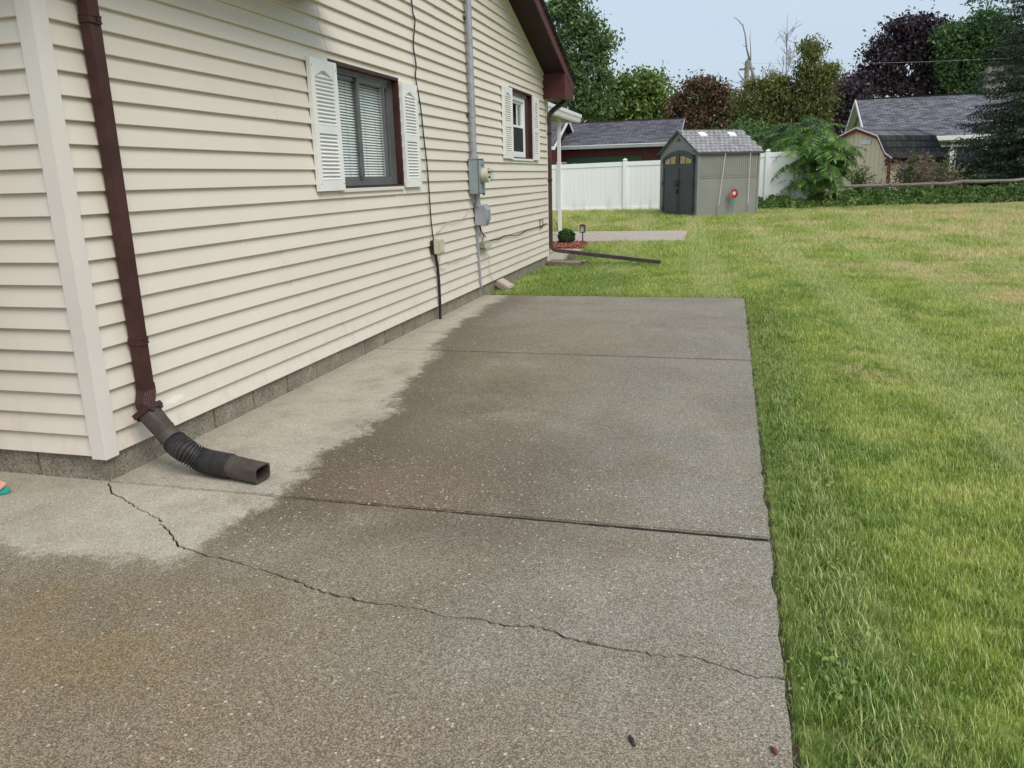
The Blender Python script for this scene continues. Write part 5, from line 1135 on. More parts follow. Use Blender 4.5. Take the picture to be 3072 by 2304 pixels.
tree('crab_apple_tree', 'reddish brown crab apple behind the grey shed', 'tree', 40, 2130, [(2085, 300, 50, 42), (2150, 300, 52, 45), (2198, 330, 40, 44), (2065, 345, 42, 40), (2130, 360, 80, 45), (2200, 385, 50, 40), (2100, 405, 70, 30), (2105, 252, 40, 10), (2040, 322, 20, 20)], 15000, 0.15, LF_RB, spread=0.24, cl=80, seed=4, tr=0.16)
tree('weeping_tree', 'olive green tree with a tall drooping spire on its right side', 'tree', 37, 2390, [(2255, 335, 50, 52), (2315, 300, 52, 48), (2375, 320, 60, 65), (2428, 205, 34, 62), (2440, 285, 40, 62), (2432, 150, 20, 20), (2475, 240, 14, 30), (2486, 220, 8, 16), (2300, 378, 80, 52), (2410, 380, 66, 52), (2240, 390, 45, 40), (2280, 262, 40, 14), (2330, 250, 30, 16), (2468, 330, 24, 50)], 36000, 0.125, LF_OL, spread=0.22, cl=80, seed=5, tr=0.16, droop=1.2, aspect=0.4, top_px=(2428, 150))
tree('undergrowth_shrub', 'dark shrubs growing low right behind the shed roof', 'shrub', 33, 2250, [(2140, 440, 90, 30), (2255, 430, 75, 45), (2320, 450, 60, 50)], 7000, 0.13, LF_SD, seed=6, tr=0.08)
tree('purple_maple', 'dark purple maple towering over the sage house roof', 'tree', 62, 2752, [(2690, 112, 50, 40), (2742, 88, 44, 32), (2800, 105, 46, 42), (2658, 172, 46, 30), (2735, 150, 52, 40), (2812, 190, 44, 66), (2622, 225, 40, 22), (2672, 248, 60, 28), (2780, 256, 76, 34), (2568, 262, 36, 16), (2840, 245, 36, 46)], 19000, 0.23, LF_PU, M_POLE, spread=0.42, seed=7, tr=0.3, group=None, cl=105)
tree('purple_maple', 'low dark purple tree beside the left gable of the sage house', 'tree', 58, 2530, [(2545, 275, 32, 20), (2520, 305, 30, 32), (2530, 350, 34, 45), (2560, 300, 40, 25)], 11000, 0.19, LF_PU, spread=0.40, seed=8, tr=0.16, cl=140)
tree('green_maple', 'tall green maple behind the chimney right of the purple maple', 'tree', 60, 2930, [(2868, 128, 42, 48), (2922, 112, 40, 46), (2962, 78, 20, 34), (2990, 110, 40, 50), (2880, 205, 52, 60), (2950, 195, 56, 66), (3015, 140, 36, 60), (2930, 262, 66, 36), (3040, 200, 60, 90)], 34000, 0.20, LF_MG, spread=0.42, seed=9, tr=0.28, cl=150)

# ---- pinnate fronds: tree of heaven by the fence end
def frond(rg, base, d, L_, droop, n=14):
    """leaflets in pairs along an arching stalk; returns quads and stalk points"""
    d = np.array(d, float); d /= np.linalg.norm(d); side = np.cross(d, [0, 0, 1.0]); side /= np.linalg.norm(side)+1e-9; pts = []; Q = []
    p = np.array(base, float); st = L_/n
    for i in range(n):
        d = d + np.array([0, 0, -droop/n*(0.6+1.2*i/n)]); d /= np.linalg.norm(d); p2 = p+d*st; upv = np.cross(side, d)
        ll = L_*0.24*(0.55+0.9*math.sin(math.pi*(i+1.2)/(n+1.6)))
        for s in (-1, 1):
            ld = side*s*0.88 + d*0.42 - upv*0.28 + rg.normal(size=3)*0.07; ld /= np.linalg.norm(ld); wv = np.cross(ld, upv); wv /= np.linalg.norm(wv)+1e-9
            c = p2; w_ = ll*0.085; Q.append([c, c+ld*ll*0.42+wv*w_, c+ld*ll, c+ld*ll*0.42-wv*w_])
        pts.append(p.copy()); p = p2
    ld = d; wv = side; Q.append([p, p+ld*L_*0.1+wv*L_*0.04, p+ld*L_*0.24, p+ld*L_*0.1-wv*L_*0.04]); pts.append(p.copy()); return Q, pts
def frond_tree(name, label, Y, base_px, heads, mat, seed, L0, nf):
    rg = np.random.default_rng(seed); bp_ = aty(base_px, 560, Y); z0_ = ground_z(bp_.x, Y); o_ = np.array([bp_.x, Y, z0_]); root = thing(name, label, 'tree', tuple(o_))
    Q = []; b = MB()
    for hx, hy, sc in heads:
        h = np.array(aty(hx, hy, Y + rg.uniform(-0.5, 0.6)))-o_; r0 = Vector((rg.normal()*0.15, rg.normal()*0.1, -0.1)); hv = Vector(h)
        b.tube(catmull([r0, r0.lerp(hv, 0.5)+Vector((0, 0, 0.15)), hv], 4), [0.035-0.0028*i for i in range(9)], 6)
        for k in range(int(nf*sc)):
            a = k*2.4+rg.uniform(0, .5); e = rg.uniform(0.05, 0.75); bb_ = h*1.0 - (h-np.array(r0))*rg.uniform(0, 0.22)
            q, pts = frond(rg, bb_, (math.cos(a), math.sin(a), e), L0*sc*rg.uniform(0.75, 1.2), rg.uniform(0.9, 1.7)); Q += q; b.tube([Vector(p) for p in pts[::2]], 0.006, 4, cap=False)
    quads_obj('crown', np.array(Q), mat, root); b.build('trunk', M_BARK, root, smooth=True, recalc=False); return root
hd = [(2405, 490, .8), (2395, 555, .6), (2415, 545, .7), (2385, 500, .6), (2440, 375, 1), (2480, 400, 1), (2400, 400, 1), (2380, 440, 1), (2450, 440, 1.1), (2500, 440, .9), (2520, 470, .8), (2420, 480, 1), (2470, 490, 1), (2510, 505, .8), (2400, 520, .8), (2450, 530, .8), (2490, 535, .7), (2370, 540, .6), (2430, 420, 1), (2470, 455, 1), (2440, 505, .9), (2400, 460, 1), (2530, 420, .8), (2540, 445, .6)]
frond_tree('tree_of_heaven', 'bright green fern-leaved young tree at the white fence end', 24.95, 2440, hd, LF_SU, 21, 1.0, 12)
hd = [(2310, 400, 1), (2350, 385, 1), (2330, 425, 1), (2370, 400, 1), (2300, 440, .9), (2350, 440, 1), (2390, 370, .9), (2285, 425, .8), (2400, 430, 1), (2420, 360, .9), (2450, 350, .8), (2375, 355, .7)]
frond_tree('tree_of_heaven', 'darker fern-leaved tree rising behind the white fence', 27.6, 2350, hd, LF_SD, 22, 1.05, 11)

# ---- spruces
def spruce(name, label, loc, H, rbase, seed, zlow=0.5, tops=1.0, nb=150, lean=None, tw=1.0, mat=None):
    rg = np.random.default_rng(seed); root = thing(name, label, 'tree', loc); Q = []; b = MB()
    b.tube([(0, 0, -0.2), (0, 0, H*0.5), (0, 0, H)], [H*0.018, H*0.010, 0.02], 8)
    for k in range(nb):
        t = (k+rg.uniform(0, 1))/nb; z = zlow + (H*0.985-zlow)*t**1.1; R_ = rbase*(1-(z-zlow)/(H-zlow))**0.8*rg.uniform(0.75, 1.12)+0.12; a = k*2.399+rg.normal()*.2
        d = np.array([math.cos(a), math.sin(a), 0.0]); n = max(4, int(R_/0.16)); p = np.array([0, 0, z]); pts = [p.copy()]
        for i in range(n):
            q = i/n; st = np.array([d[0], d[1], -0.45+0.55*q])*R_/n; p = p+st; pts.append(p.copy())
            if q < 0.12: continue
            for s in (-1, 1):
                for rep in range(2):
                    side = np.array([-d[1]*s, d[0]*s, 0]); tl = (0.16+0.42*R_/rbase*(1-abs(q-0.45)))*rg.uniform(.6, 1.2)*tw
                    e = side*0.8+d*0.55+np.array([0, 0, rg.uniform(-0.55, 0.0)]); e /= np.linalg.norm(e); m_ = max(2, int(tl/0.07))
                    for j in range(m_):
                        c = p + e*tl*(j+0.5)/m_ + rg.normal(size=3)*0.02; nd = e*0.55 + rg.normal(size=3)*0.55; nd[2] -= 0.12; nd /= np.linalg.norm(nd)
                        w_ = np.cross(nd, rg.normal(size=3)); w_ /= np.linalg.norm(w_)+1e-9; ll = rg.uniform(0.07, 0.13); Q.append([c-nd*ll*.4, c+w_*0.022, c+nd*ll, c-w_*0.022])
        b.tube([Vector(x) for x in pts], [max(0.006, 0.028*(1-i/len(pts))) for i in range(len(pts))], 4, cap=False)
    quads_obj('crown', np.array(Q), mat or LF_SP, root); b.build('trunk', M_BARK, root, smooth=True, recalc=False); return root
p = aty(3105, 500, 31.5); spruce('blue_spruce', 'shaggy blue spruce at the right edge in front of the sage house', (p.x, 31.5, 0.28), 12.5, 2.75, 31, 0.9, nb=430, tw=1.1)
p = aty(3375, 500, 24.0); spruce('tall_spruce', 'tall spruce outside the right edge with tips showing at the top corner', (p.x, 24.0, 0.2), 17.0, 5.6, 32, 6.9, nb=130, tw=0.8)
p = aty(2496, 500, 70); spruce('young_spruce', 'small far spruce tip between the olive tree and purple tree', (p.x, 70, 0.2), aty(2496, 290, 70).z, 1.5, 33, 1.0, nb=60)

# ---- bare trees
def bare(name, label, Y, base_px, top, seed, r0, mat, spread=0.5, lv=5, L0=None):
    rg = random.Random(seed); bp_ = aty(base_px, 520, Y); z0_ = 0.2; root = thing(name, label, 'tree', (bp_.x, Y, z0_)); H = aty(*top, Y).z-z0_; b = MB()
    trunk = [Vector((0, 0, -0.2)), Vector((0.05, 0, H*0.3)), Vector((aty(*top, Y).x-bp_.x, 0, H))*1.0]; tp = catmull(trunk, 8); b.tube(tp, [r0*(1-0.9*i/(len(tp)-1)) for i in range(len(tp))], 6); tw = MB()
    def grow(p, d, l_, r_, k):
        n = 4; pts = [p]; 
        for i in range(n): d = (d+Vector((rg.gauss(0, .16), rg.gauss(0, .16), rg.gauss(0.03, .12)))).normalized(); p = p+d*l_/n; pts.append(p)
        (b if k > 2 else tw).tube(pts, [r_*(1-0.14*i) for i in range(n+1)], 4 if k > 2 else 3, cap=False)
        if k:
            for q in range(3 if k > 1 else 2):
                s = pts[rg.randint(1, n)]; dd = (d+Vector((rg.gauss(0, spread), rg.gauss(0, spread), rg.gauss(0.0, spread*0.7)))).normalized(); grow(s, dd, l_*rg.uniform(.55, .8), r_*0.70, k-1)
    for i in range(16):
        t = 0.36+0.6*i/16; p = tp[int(t*(len(tp)-1))]; a = i*2.4; grow(p, Vector((math.cos(a)*0.75, math.sin(a)*0.75, 0.85)).normalized(), H*0.25*(1.25-t), r0*0.62*(1.2-t), lv-1)
    b.build('trunk', mat, root, smooth=True, recalc=False); tw.build('twig', mat, root, recalc=False); return root
bare('bare_birch', 'leafless pale birch between the dead stems and olive spire', 48, 2346, (2362, 42), 5, 0.17, simple('pale_bark', (0.34, 0.33, 0.36), 0.9, var=0.2), 0.42, 4)
dd = thing('dead_tree', 'dead forked stem with crooked top beside the utility pole', 'tree', (*aty(2275, 450, 44)[:2], 0.2)); oo = Vector(dd.location)
def pxl(l): return [Vector(aty(x, y, 44))-oo for x, y in l]
b = MB(); b.tube([Vector((0, 0, -.2))]+pxl([(2268, 330), (2266, 260), (2257, 215), (2249, 182)]), [.13, .11, .09, .075, .065], 7)
for l_, r_ in (([(2249, 182), (2240, 145), (2236, 105), (2229, 78), (2216, 62), (2201, 50)], .06), ([(2252, 195), (2252, 150), (2250, 115), (2251, 88)], .04), ([(2262, 262), (2243, 252), (2232, 240), (2222, 230), (2213, 214)], .08), ([(2250, 205), (2237, 197), (2225, 186)], .03), ([(2260, 258), (2225, 250), (2193, 244)], .03), ([(2236, 140), (2231, 137), (2230, 132)], .02), ([(2229, 78), (2232, 68)], .02), ([(2286, 280), (2287, 195)], .03)):
    q = pxl(l_); b.tube(q, [r_*(1-0.75*i/(len(q)-1)) for i in range(len(q))], 6)
b.build('trunk', M_DEAD, dd, smooth=True, recalc=False)

# ---- small plants
def shrub_leaf(name, label, loc, rad, n, size, mat, seed, cat='shrub', hollow=0.6, flat=1.0):
    rg = np.random.default_rng(seed); d = rg.normal(size=(n, 3)); d /= np.linalg.norm(d, axis=1)[:, None]; rr_ = hollow+(1-hollow)*rg.uniform(0, 1, n)**0.5; lump = 1+0.10*np.sin(d[:, 0]*7+seed)*np.cos(d[:, 2]*6)
    P = d*(rr_*lump)[:, None]*np.array(rad)+np.array([0, 0, rad[2]*0.96]); P = P[P[:, 2] > 0.0]; root = thing(name, label, cat, loc)
    quads_obj('crown', leaves(rg, P, size, -0.4, 0.5), mat, root); b = MB()
    for i in range(9): a = i*0.7; b.tube([(0, 0, -.03), (rad[0]*.5*math.cos(a), rad[1]*.5*math.sin(a), rad[2]*1.2)], [0.012, 0.004], 5)
    b.build('stem', M_BARK, root, recalc=False); return root
shrub_leaf('boxwood_shrub', 'small round dark green shrub in the mulch bed', (-0.48, 13.62, -0.02), (0.185, 0.185, 0.165), 3600, 0.030, LF_BU, 41)
def weed(name, label, px, py, Y, h, wd, n, mat, seed, size=0.05, cat='plant', stems=14, lf=26):
    rg = np.random.default_rng(seed); p = aty(px, py, Y); z0_ = ground_z(p.x, Y); root = thing(name, label, cat, (p.x, Y, z0_)); b = MB(); C = []
    for i in range(stems):
        a = rg.uniform(0, 6.28); l_ = h*rg.uniform(.55, 1.0); e = np.array([math.cos(a)*wd*rg.uniform(.2, 1), math.sin(a)*wd*rg.uniform(.2, 1), l_]); s = np.array([rg.normal()*.1*wd, rg.normal()*.1*wd, 0]); m_ = (s+e)/2+np.array([0, 0, l_*0.12])
        pts = catmull([s, m_, e], 4); b.tube(pts, [0.010-0.0008*q for q in range(9)], 4, cap=False)
        for q in range(lf): t = rg.uniform(.2, 1.0)*8; k_ = min(7, int(t)); c = np.array(pts[k_].lerp(pts[k_+1], t-k_)); C.append(c+rg.normal(size=3)*0.09*wd*2)
    quads_obj('foliage', leaves(rg, np.array(C), size, 0.1), mat, root); b.build('stem', M_BARK, root, recalc=False); return root
weed('flowering_shrub', 'tangled dry pinkish shrub in front of the barn shed', 2735, 560, 28.8, 1.45, 0.95, 0, LF_WE, 51, 0.085, 'shrub', 60, 46)
weed('flowering_shrub', 'dry brownish shrub below the white porch posts', 2830, 560, 29.2, 0.95, 0.9, 0, LF_WE, 52, 0.085, 'shrub', 50, 40)
weed('tall_weed', 'tall green sprout standing before the black barn roof', 2725, 560, 28.2, 2.05, 0.16, 0, LF_WG, 53, 0.10, 'plant', 5, 60)
weed('leafy_weed', 'green leafy weed left of the red barn trim', 2580, 560, 28.0, 1.25, 0.45, 0, LF_WG, 54, 0.075, 'plant', 26, 44)
weed('leafy_weed', 'yellow green bush beside the barn shed eave', 2820, 520, 29.6, 1.35, 0.35, 0, LF_WG, 55, 0.075, 'plant', 22, 40)
weed('leafy_weed', 'low reddish weeds along the rail near the barn', 2650, 560, 27.6, 0.55, 0.8, 0, LF_WE, 56, 0.08, 'plant', 34, 26)
weed('dry_weed', 'wispy dry seed weeds against the white fence', 2350, 600, 24.45, 0.55, 0.55, 0, LF_WE, 57, 0.028, 'plant', 26, 22)
weed('dry_weed', 'wispy dry weeds against the fence beside the shed', 2302, 600, 24.5, 0.45, 0.25, 0, LF_WE, 58, 0.028, 'plant', 12, 20)
tree('yew_shrub', 'dark green yew under the blue spruce', 'shrub', 32.2, 2985, [(2985, 505, 38, 34), (3030, 500, 36, 40), (2950, 525, 30, 22)], 6000, 0.12, LF_SD, seed=61, tr=0.06)
tree('porch_shrub', 'brown green shrubs below the sage house porch', 'shrub', 36, 2900, [(2880, 535, 60, 16), (2790, 530, 50, 18), (2960, 540, 50, 16)], 4500, 0.10, LF_WG, seed=62, tr=0.05)
b = MB(); b.box(-0.45, 0.45, -0.2, 0.2, 0, 0.05); o = b.build('stacked_boards', M_GREYP, None, bevel=0.01); pp = aty(3015, 572, 27.0); o.location = (pp.x, 27.0, 0.42); o.rotation_euler = (0.05, -0.03, 0.2); tag(o, 'grey weathered board lying under the rail by the spruce', 'board')

# ---- ground cover bank in front of the rail fence
rg = np.random.default_rng(71); N = 34000
F0, F1 = np.array(atz(2268, 629, 0.20)), np.array(atz(3140, 605, 0.205))
t = rg.uniform(0, 1.12, N); q = rg.uniform(0, 1, N)
P = F0[None, :]+(F1-F0)[None, :]*t[:, None]; dep = 2.1
edge = 0.10*np.sin(t*37)+0.07*np.sin(t*91+1)
P[:, 1] += (q+edge*0.5)*dep; P[:, 0] += rg.normal(size=N)*0.03
gz_ = np.array([ground_z(0, y) for y in P[:, 1]])
hh = 0.36*np.clip((q-0.0)/0.22, 0, 1)**0.6*(0.85+0.25*np.sin(t*53+q*9)+0.15*np.sin(t*133)); 
P[:, 2] = gz_+hh*rg.uniform(0.35, 1.0, N)**0.5+0.02
iv = stuff(quads_obj('ground_cover', leaves(rg, P, 0.085, -0.5, 0.75), LF_IV)); iv['label'] = 'low leafy ground cover bank along the rail fence'

# ================================================================== grass
def tuft(seed, n=15, h0=0.024, h1=0.048, spread=0.036, w_=0.0018):
    rg = random.Random(seed); b = MB()
    for i in range(n):
        a = rg.uniform(0, 6.28); r_ = spread*math.sqrt(rg.random()); x, y = r_*math.cos(a), r_*math.sin(a); h = rg.uniform(h0, h1); la = rg.uniform(0, 6.28); ln_ = h*rg.uniform(.15, .75); fx, fy = math.cos(la), math.sin(la); px_, py_ = -fy*w_, fx*w_
        b.add([(x-px_, y-py_, -0.005), (x+px_, y+py_, -0.005), (x+fx*ln_*.35+px_*.8, y+fy*ln_*.35+py_*.8, h*.62), (x+fx*ln_*.35-px_*.8, y+fy*ln_*.35-py_*.8, h*.62), (x+fx*ln_, y+fy*ln_, h)], [(0, 1, 2, 3), (3, 2, 4)])
    return b.mesh('grass_tuft', M_GRASS)
def clover(seed):
    rg = random.Random(seed); b = MB()
    for i in range(7):
        a = rg.uniform(0, 6.28); r_ = 0.05*math.sqrt(rg.random()); x, y, z = r_*math.cos(a), r_*math.sin(a), rg.uniform(.018, .042); s = rg.uniform(.004, .0085); t0 = rg.uniform(0, 6.28)
        b.add([(x, y, z)] + [(x+s*math.cos(t0+k*6.283/7), y+s*math.sin(t0+k*6.283/7), z+rg.uniform(-.004, .006)) for k in range(7)], [(0, k+1, (k+1) % 7+1) for k in range(7)])
    return b.mesh('clover_tuft', MATS['leaf_groundcover'])
variants = [(tuft(1), 'a'), (tuft(2, 17, .022, .044), 'b'), (tuft(3, 12, .030, .062, .04), 'c'), (clover(4), 'd')]
def on_lawn(x, y):
    if x < W_SLAB+0.010+0.012*math.sin(y*9)*math.sin(y*2.3) and y < 6.18: return x > W_SLAB-0.022 and math.sin(x*9173+y*5171) > 0.62
    if x < 0.02 and y < HL+0.1: return False
    if 13.95 < y < 17.2 and x < 1.92: return False
    if x < 0.15 and 9.9 < y < 13.95: return False
    if -0.02 < x < 0.65 and 9.25 < y < 9.85: return x > 0.62
    l_ = SHM.inverted() @ Vector((x, y, 0.14))
    if -SW-0.02 < l_.x < 0.03 and -0.06 < l_.y < SDp+0.03: return False
    if y > 24.55: return False
    return True
rg = np.random.default_rng(5)
pts = [[], [], [], []]
def scatter(x0, x1, y0, y1, dens, sc, keep):
    n = int((x1-x0)*(y1-y0)*dens); X = rg.uniform(x0, x1, n); Y = rg.uniform(y0, y1, n); rr_ = rg.uniform(0, 1, n)
    d = np.stack([X, Y, np.zeros(n)], 1)-C0; zc = d @ AX_F; px = 1536+FPX*(d @ AX_R)/np.maximum(zc, .1); py = 1152-FPX*(d @ AX_U)/np.maximum(zc, .1)
    ok = ((zc > 0.3) & (px > -700) & (px < 3900)) | (np.hypot(d[:, 0], d[:, 1]) < 3.2)
    dist = np.hypot(d[:, 0], d[:, 1]); ok &= keep(dist)
    for x, y, r_ in zip(X[ok], Y[ok], rr_[ok]):
        if not on_lawn(x, y): continue
        edge = x-W_SLAB
        if y < 6.1 and edge < 0.34 and r_ > 0.95: k = 3
        elif r_ > 0.992 and x < 5: k = 3
        else: k = int(r_*2.999)
        s = sc
        if y < 6.1 and 0.10 < edge < 0.26: s *= 1.35
        elif y < 6.1 and edge < 0.10: s *= 0.8
        pts[k].append((x, y, ground_z(x, y), s*(0.8+0.5*rg.random()), rg.uniform(0, 6.28)))
scatter(2.9, 9, -6, 9, 1700, 0.80, lambda d: d < 6.5)
scatter(-0.1, 12, -3, 16, 640, 1.05, lambda d: (d >= 6.5) & (d < 13.5))
scatter(-6, 22, 5, 26, 150, 1.7, lambda d: d >= 13.5)
def gn_scatter(name, me, data):
    A = np.array(data, np.float32); pm = bpy.data.meshes.new(name); pm.vertices.add(len(A)); pm.vertices.foreach_set('co', A[:, :3].reshape(-1))
    at = pm.attributes.new('size', 'FLOAT', 'POINT'); at.data.foreach_set('value', A[:, 3]); at = pm.attributes.new('turn', 'FLOAT', 'POINT'); at.data.foreach_set('value', A[:, 4])
    o = link(name, pm); src = bpy.data.objects.new(me.name, me)
    ng = bpy.data.node_groups.new(name+'_nodes', 'GeometryNodeTree'); ng.interface.new_socket('Geometry', in_out='INPUT', socket_type='NodeSocketGeometry'); ng.interface.new_socket('Geometry', in_out='OUTPUT', socket_type='NodeSocketGeometry')
    gi = ng.nodes.new('NodeGroupInput'); go = ng.nodes.new('NodeGroupOutput'); ip = ng.nodes.new('GeometryNodeInstanceOnPoints'); oi = ng.nodes.new('GeometryNodeObjectInfo'); oi.inputs['Object'].default_value = src
    a1 = ng.nodes.new('GeometryNodeInputNamedAttribute'); a1.data_type = 'FLOAT'; a1.inputs[0].default_value = 'size'
    a2 = ng.nodes.new('GeometryNodeInputNamedAttribute'); a2.data_type = 'FLOAT'; a2.inputs[0].default_value = 'turn'
    cx = ng.nodes.new('ShaderNodeCombineXYZ'); e2r = ng.nodes.new('FunctionNodeEulerToRotation'); lk = ng.links.new
    lk(gi.outputs[0], ip.inputs['Points']); lk(oi.outputs['Geometry'], ip.inputs['Instance']); lk(a2.outputs[0], cx.inputs[2]); lk(cx.outputs[0], e2r.inputs[0]); lk(e2r.outputs[0], ip.inputs['Rotation']); lk(a1.outputs[0], ip.inputs['Scale']); lk(ip.outputs[0], go.inputs[0])
    md = o.modifiers.new('scatter', 'NODES'); md.node_group = ng; return stuff(o)
for (me, v), d, lb in zip(variants, pts, ('short mown grass of the back lawn', 'fine dense grass of the back lawn', 'longer grass blades of the back lawn', 'clover leaves along the slab edge')):
    if d: gn_scatter('clover' if v == 'd' else 'grass', me, d)['label'] = lb

# ================================================================== the person at the left edge (only toes are in view)
person = thing('person', 'bare toes in a turquoise flip-flop at the left edge of the slab', 'person', (-0.60, -0.22, 0.0))
def skin_body():
    J = dict(pel=(-0.10, -0.10, 0.95), spine=(-0.10, -0.10, 1.15), chest=(-0.09, -0.10, 1.34), neck=(-0.09, -0.10, 1.47), head0=(-0.07, -0.10, 1.54), head=(-0.06, -0.10, 1.64), crown=(-0.06, -0.10, 1.72),
             hl=(-0.10, 0.0, 0.90), kl=(-0.04, 0.01, 0.48), al=(-0.05, 0.0, 0.09), hr=(-0.12, -0.20, 0.90), kr=(-0.20, -0.21, 0.48), ar=(-0.27, -0.21, 0.09),
             fl=(0.05, 0.0, 0.050), bl=(0.13, -0.002, 0.043), fr=(-0.17, -0.215, 0.050), br=(-0.09, -0.22, 0.043),
             sl=(-0.10, 0.08, 1.40), el=(-0.13, 0.12, 1.12), wl=(-0.06, 0.11, 0.88), pl=(-0.03, 0.105, 0.80), sr=(-0.10, -0.28, 1.40), er=(-0.13, -0.33, 1.12), wr=(-0.05, -0.33, 0.90), pr=(-0.02, -0.33, 0.82))
    rad = dict(pel=.15, spine=.125, chest=.14, neck=.055, head0=.065, head=.092, crown=.055, hl=.09, kl=.056, al=.036, hr=.09, kr=.056, ar=.036, fl=.037, bl=.032, fr=.037, br=.032, sl=.06, el=.042, wl=.028, pl=.034, sr=.06, er=.042, wr=.028, pr=.034)
    E_ = [('pel', 'spine'), ('spine', 'chest'), ('chest', 'neck'), ('neck', 'head0'), ('head0', 'head'), ('head', 'crown'), ('pel', 'hl'), ('hl', 'kl'), ('kl', 'al'), ('al', 'fl'), ('fl', 'bl'), ('pel', 'hr'), ('hr', 'kr'), ('kr', 'ar'), ('ar', 'fr'), ('fr', 'br'), ('chest', 'sl'), ('sl', 'el'), ('el', 'wl'), ('wl', 'pl'), ('chest', 'sr'), ('sr', 'er'), ('er', 'wr'), ('wr', 'pr')]
    for s, bn, by in (('l', 'bl', 0.0), ('r', 'br', -0.22)):           # five toes on each foot, five fingers on each hand
        bx_ = J[bn][0]
        for i, (dy, l_, r_) in enumerate(((-0.036, .085, .0135), (-0.014, .078, .0105), (0.004, .070, .0098), (0.021, .060, .0092), (0.036, .048, .0088))):
            dy = dy if s == 'l' else -dy
            J[f't{s}{i}a'] = (bx_+l_*.45, by+dy, .036); J[f't{s}{i}b'] = (bx_+l_, by+dy*1.08, .029); rad[f't{s}{i}a'] = r_; rad[f't{s}{i}b'] = r_*.9; E_ += [(bn, f't{s}{i}a'), (f't{s}{i}a', f't{s}{i}b')]
        pn = 'p'+s; px_, py_, pz_ = J[pn]; sg = 1 if s == 'l' else -1
        for i, (dx, l_) in enumerate(((.03, .075), (.011, .085), (-.009, .08), (-.028, .062))):
            J[f'f{s}{i}a'] = (px_+dx, py_, pz_-l_*.55); J[f'f{s}{i}b'] = (px_+dx+.006, py_-sg*.014, pz_-l_); rad[f'f{s}{i}a'] = .0085; rad[f'f{s}{i}b'] = .0075; E_ += [(pn, f'f{s}{i}a'), (f'f{s}{i}a', f'f{s}{i}b')]
        J[f'h{s}a'] = (px_+.05, py_-sg*.012, pz_+.0); J[f'h{s}b'] = (px_+.065, py_-sg*.018, pz_-.035); rad[f'h{s}a'] = .0105; rad[f'h{s}b'] = .009; E_ += [('w'+s, f'h{s}a'), (f'h{s}a', f'h{s}b')]
    nm = list(J); me = bpy.data.meshes.new('body'); me.from_pydata([J[k] for k in nm], [(nm.index(a), nm.index(c)) for a, c in E_], []); o = link('body', me, person)
    sk = o.modifiers.new('skin', 'SKIN'); sk.use_smooth_shade = True; sub = o.modifiers.new('sub', 'SUBSURF'); sub.levels = 2; sub.render_levels = 2
    for i, k in enumerate(nm):
        v = me.skin_vertices[0].data[i]; v.radius = (rad[k], rad[k]); v.use_root = (k == 'pel')
    me.materials.append(M_SKIN); return o
skin_body()
for by, x0 in ((0.0, 0.0), (-0.22, -0.22)):
    out = []
    for i in range(28):
        a = 2*math.pi*i/28; c, s_ = math.cos(a), math.sin(a); out.append((x0+0.07+0.158*c, by+(0.052 if c > 0 else 0.042)*s_, 0.0))
    b = MB(); b.prism(out, (0, 0, 0.002), (0, 0, 0.018)); sole = b.build('flip_flop', M_TURQ, person, bevel=0.004)
    b = MB(); 
    for s in (-1, 1): b.tube(catmull([(x0+0.165, by-0.026, 0.02), (x0+0.15, by-0.022, 0.062), (x0+0.10, by+s*0.032, 0.078), (x0+0.03, by+s*0.045, 0.022)], 5), 0.006, 6)
    b.build('strap', M_SHIRT, sole, smooth=True)
def tube_cloth(name, rings, mat):
    b = MB(); n = 20; loops = []
    for (x, y, z, rx_, ry_) in rings: loops.append([(x+rx_*math.cos(2*math.pi*k/n), y+ry_*math.sin(2*math.pi*k/n), z) for k in range(n)])
    b.v = [p_ for l_ in loops for p_ in l_]; b.f = [(i*n+k, i*n+(k+1) % n, (i+1)*n+(k+1) % n, (i+1)*n+k) for i in range(len(loops)-1) for k in range(n)]; return b.build(name, mat, person, smooth=True)
tube_cloth('shirt', [(-.10, -.10, .86, .155, .19), (-.10, -.10, 1.1, .15, .185), (-.10, -.10, 1.32, .155, .205), (-.10, -.10, 1.42, .12, .20), (-.09, -.10, 1.475, .075, .09)], M_SHIRT)
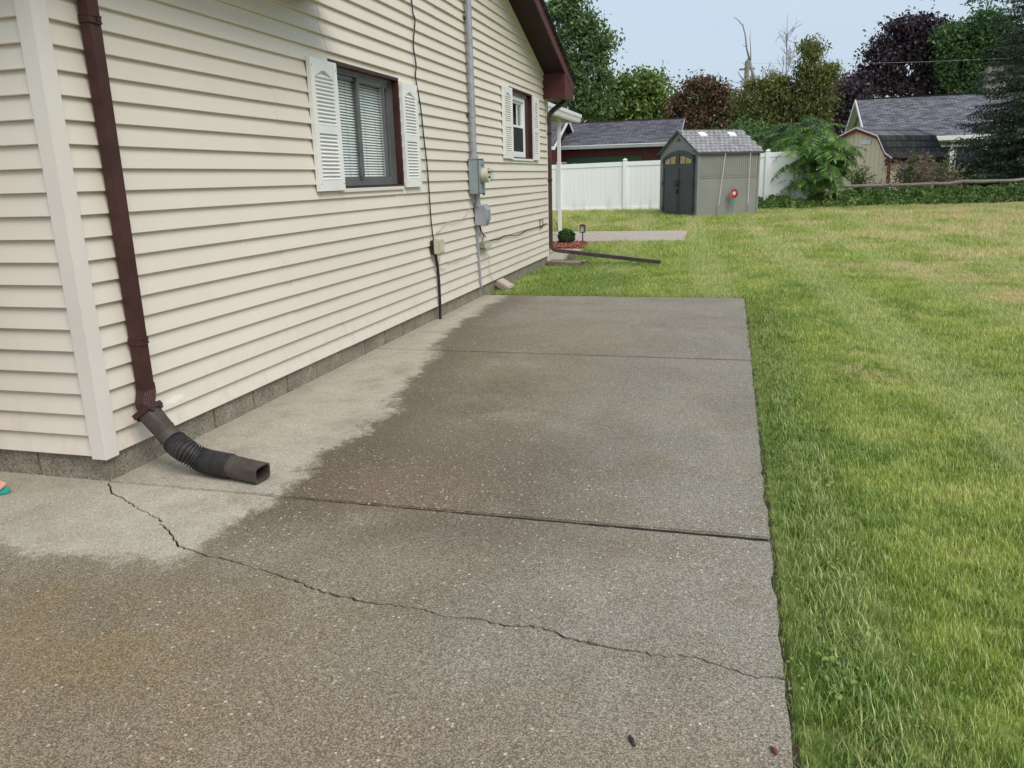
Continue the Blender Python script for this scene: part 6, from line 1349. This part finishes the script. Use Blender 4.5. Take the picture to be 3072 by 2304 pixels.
tube_cloth('shorts', [(-.10, 0.0, .95, .14, .12), (-.085, 0.0, .7, .12, .11), (-.07, 0.01, .52, .10, .10)], M_CLOTH); tube_cloth('shorts', [(-.11, -.20, .95, .14, .12), (-.15, -.205, .7, .12, .11), (-.19, -.21, .52, .10, .10)], M_CLOTH)
b = MB(); n = 16; loops = []
for j in range(8):
    a = j/7*1.75; loops.append([(-0.075+0.112*math.sin(a+.01)*math.cos(2*math.pi*k/n), -0.10+0.105*math.sin(a+.01)*math.sin(2*math.pi*k/n), 1.66+0.115*math.cos(a)) for k in range(n)])
b.v = [p_ for l_ in loops for p_ in l_]; b.f = [(i*n+k, i*n+(k+1) % n, (i+1)*n+(k+1) % n, (i+1)*n+k) for i in range(7) for k in range(n) if not (i >= 4 and (k <= 3 or k >= 13))]; b.build('hair', M_HAIR, person, smooth=True)

hd_ = Vector((-0.06, -0.10, 1.64))
for sy in (-1, 1):
    b = MB(); b.tube([hd_+Vector((0.078, sy*0.032, 0.0)), hd_+Vector((0.090, sy*0.032, 0.0))], [0.012, 0.006], 10); b.build('eye', M_HAIR, person, smooth=True)
    b = MB(); b.tube([hd_+Vector((-0.005, sy*0.086, -0.03)), hd_+Vector((-0.012, sy*0.100, 0.0)), hd_+Vector((-0.005, sy*0.088, 0.03))], [0.010, 0.016, 0.010], 8); b.build('ear', M_SKIN, person, smooth=True)
b = MB(); b.tube([hd_+Vector((0.085, 0, 0.012)), hd_+Vector((0.105, 0, -0.022)), hd_+Vector((0.088, 0, -0.036))], [0.008, 0.014, 0.010], 8); b.build('nose', M_SKIN, person, smooth=True)
b = MB(); b.tube([hd_+Vector((0.072, -0.026, -0.062)), hd_+Vector((0.086, 0, -0.058)), hd_+Vector((0.072, 0.026, -0.062))], [0.004, 0.008, 0.004], 8); b.build('mouth', simple('lips', (0.42, 0.16, 0.13), 0.5), person, smooth=True)

# repeats of one kind share a group
from collections import defaultdict
kinds = defaultdict(list)
for o in COL.objects:
    if o.parent is None and 'label' in o and 'category' in o: kinds[o.name.split('.')[0]].append(o)
for nm_, os_ in kinds.items():
    if len(os_) > 1:
        for o in os_:
            if 'group' not in o: o['group'] = nm_.replace('_', ' ') + 's around the house and yard'
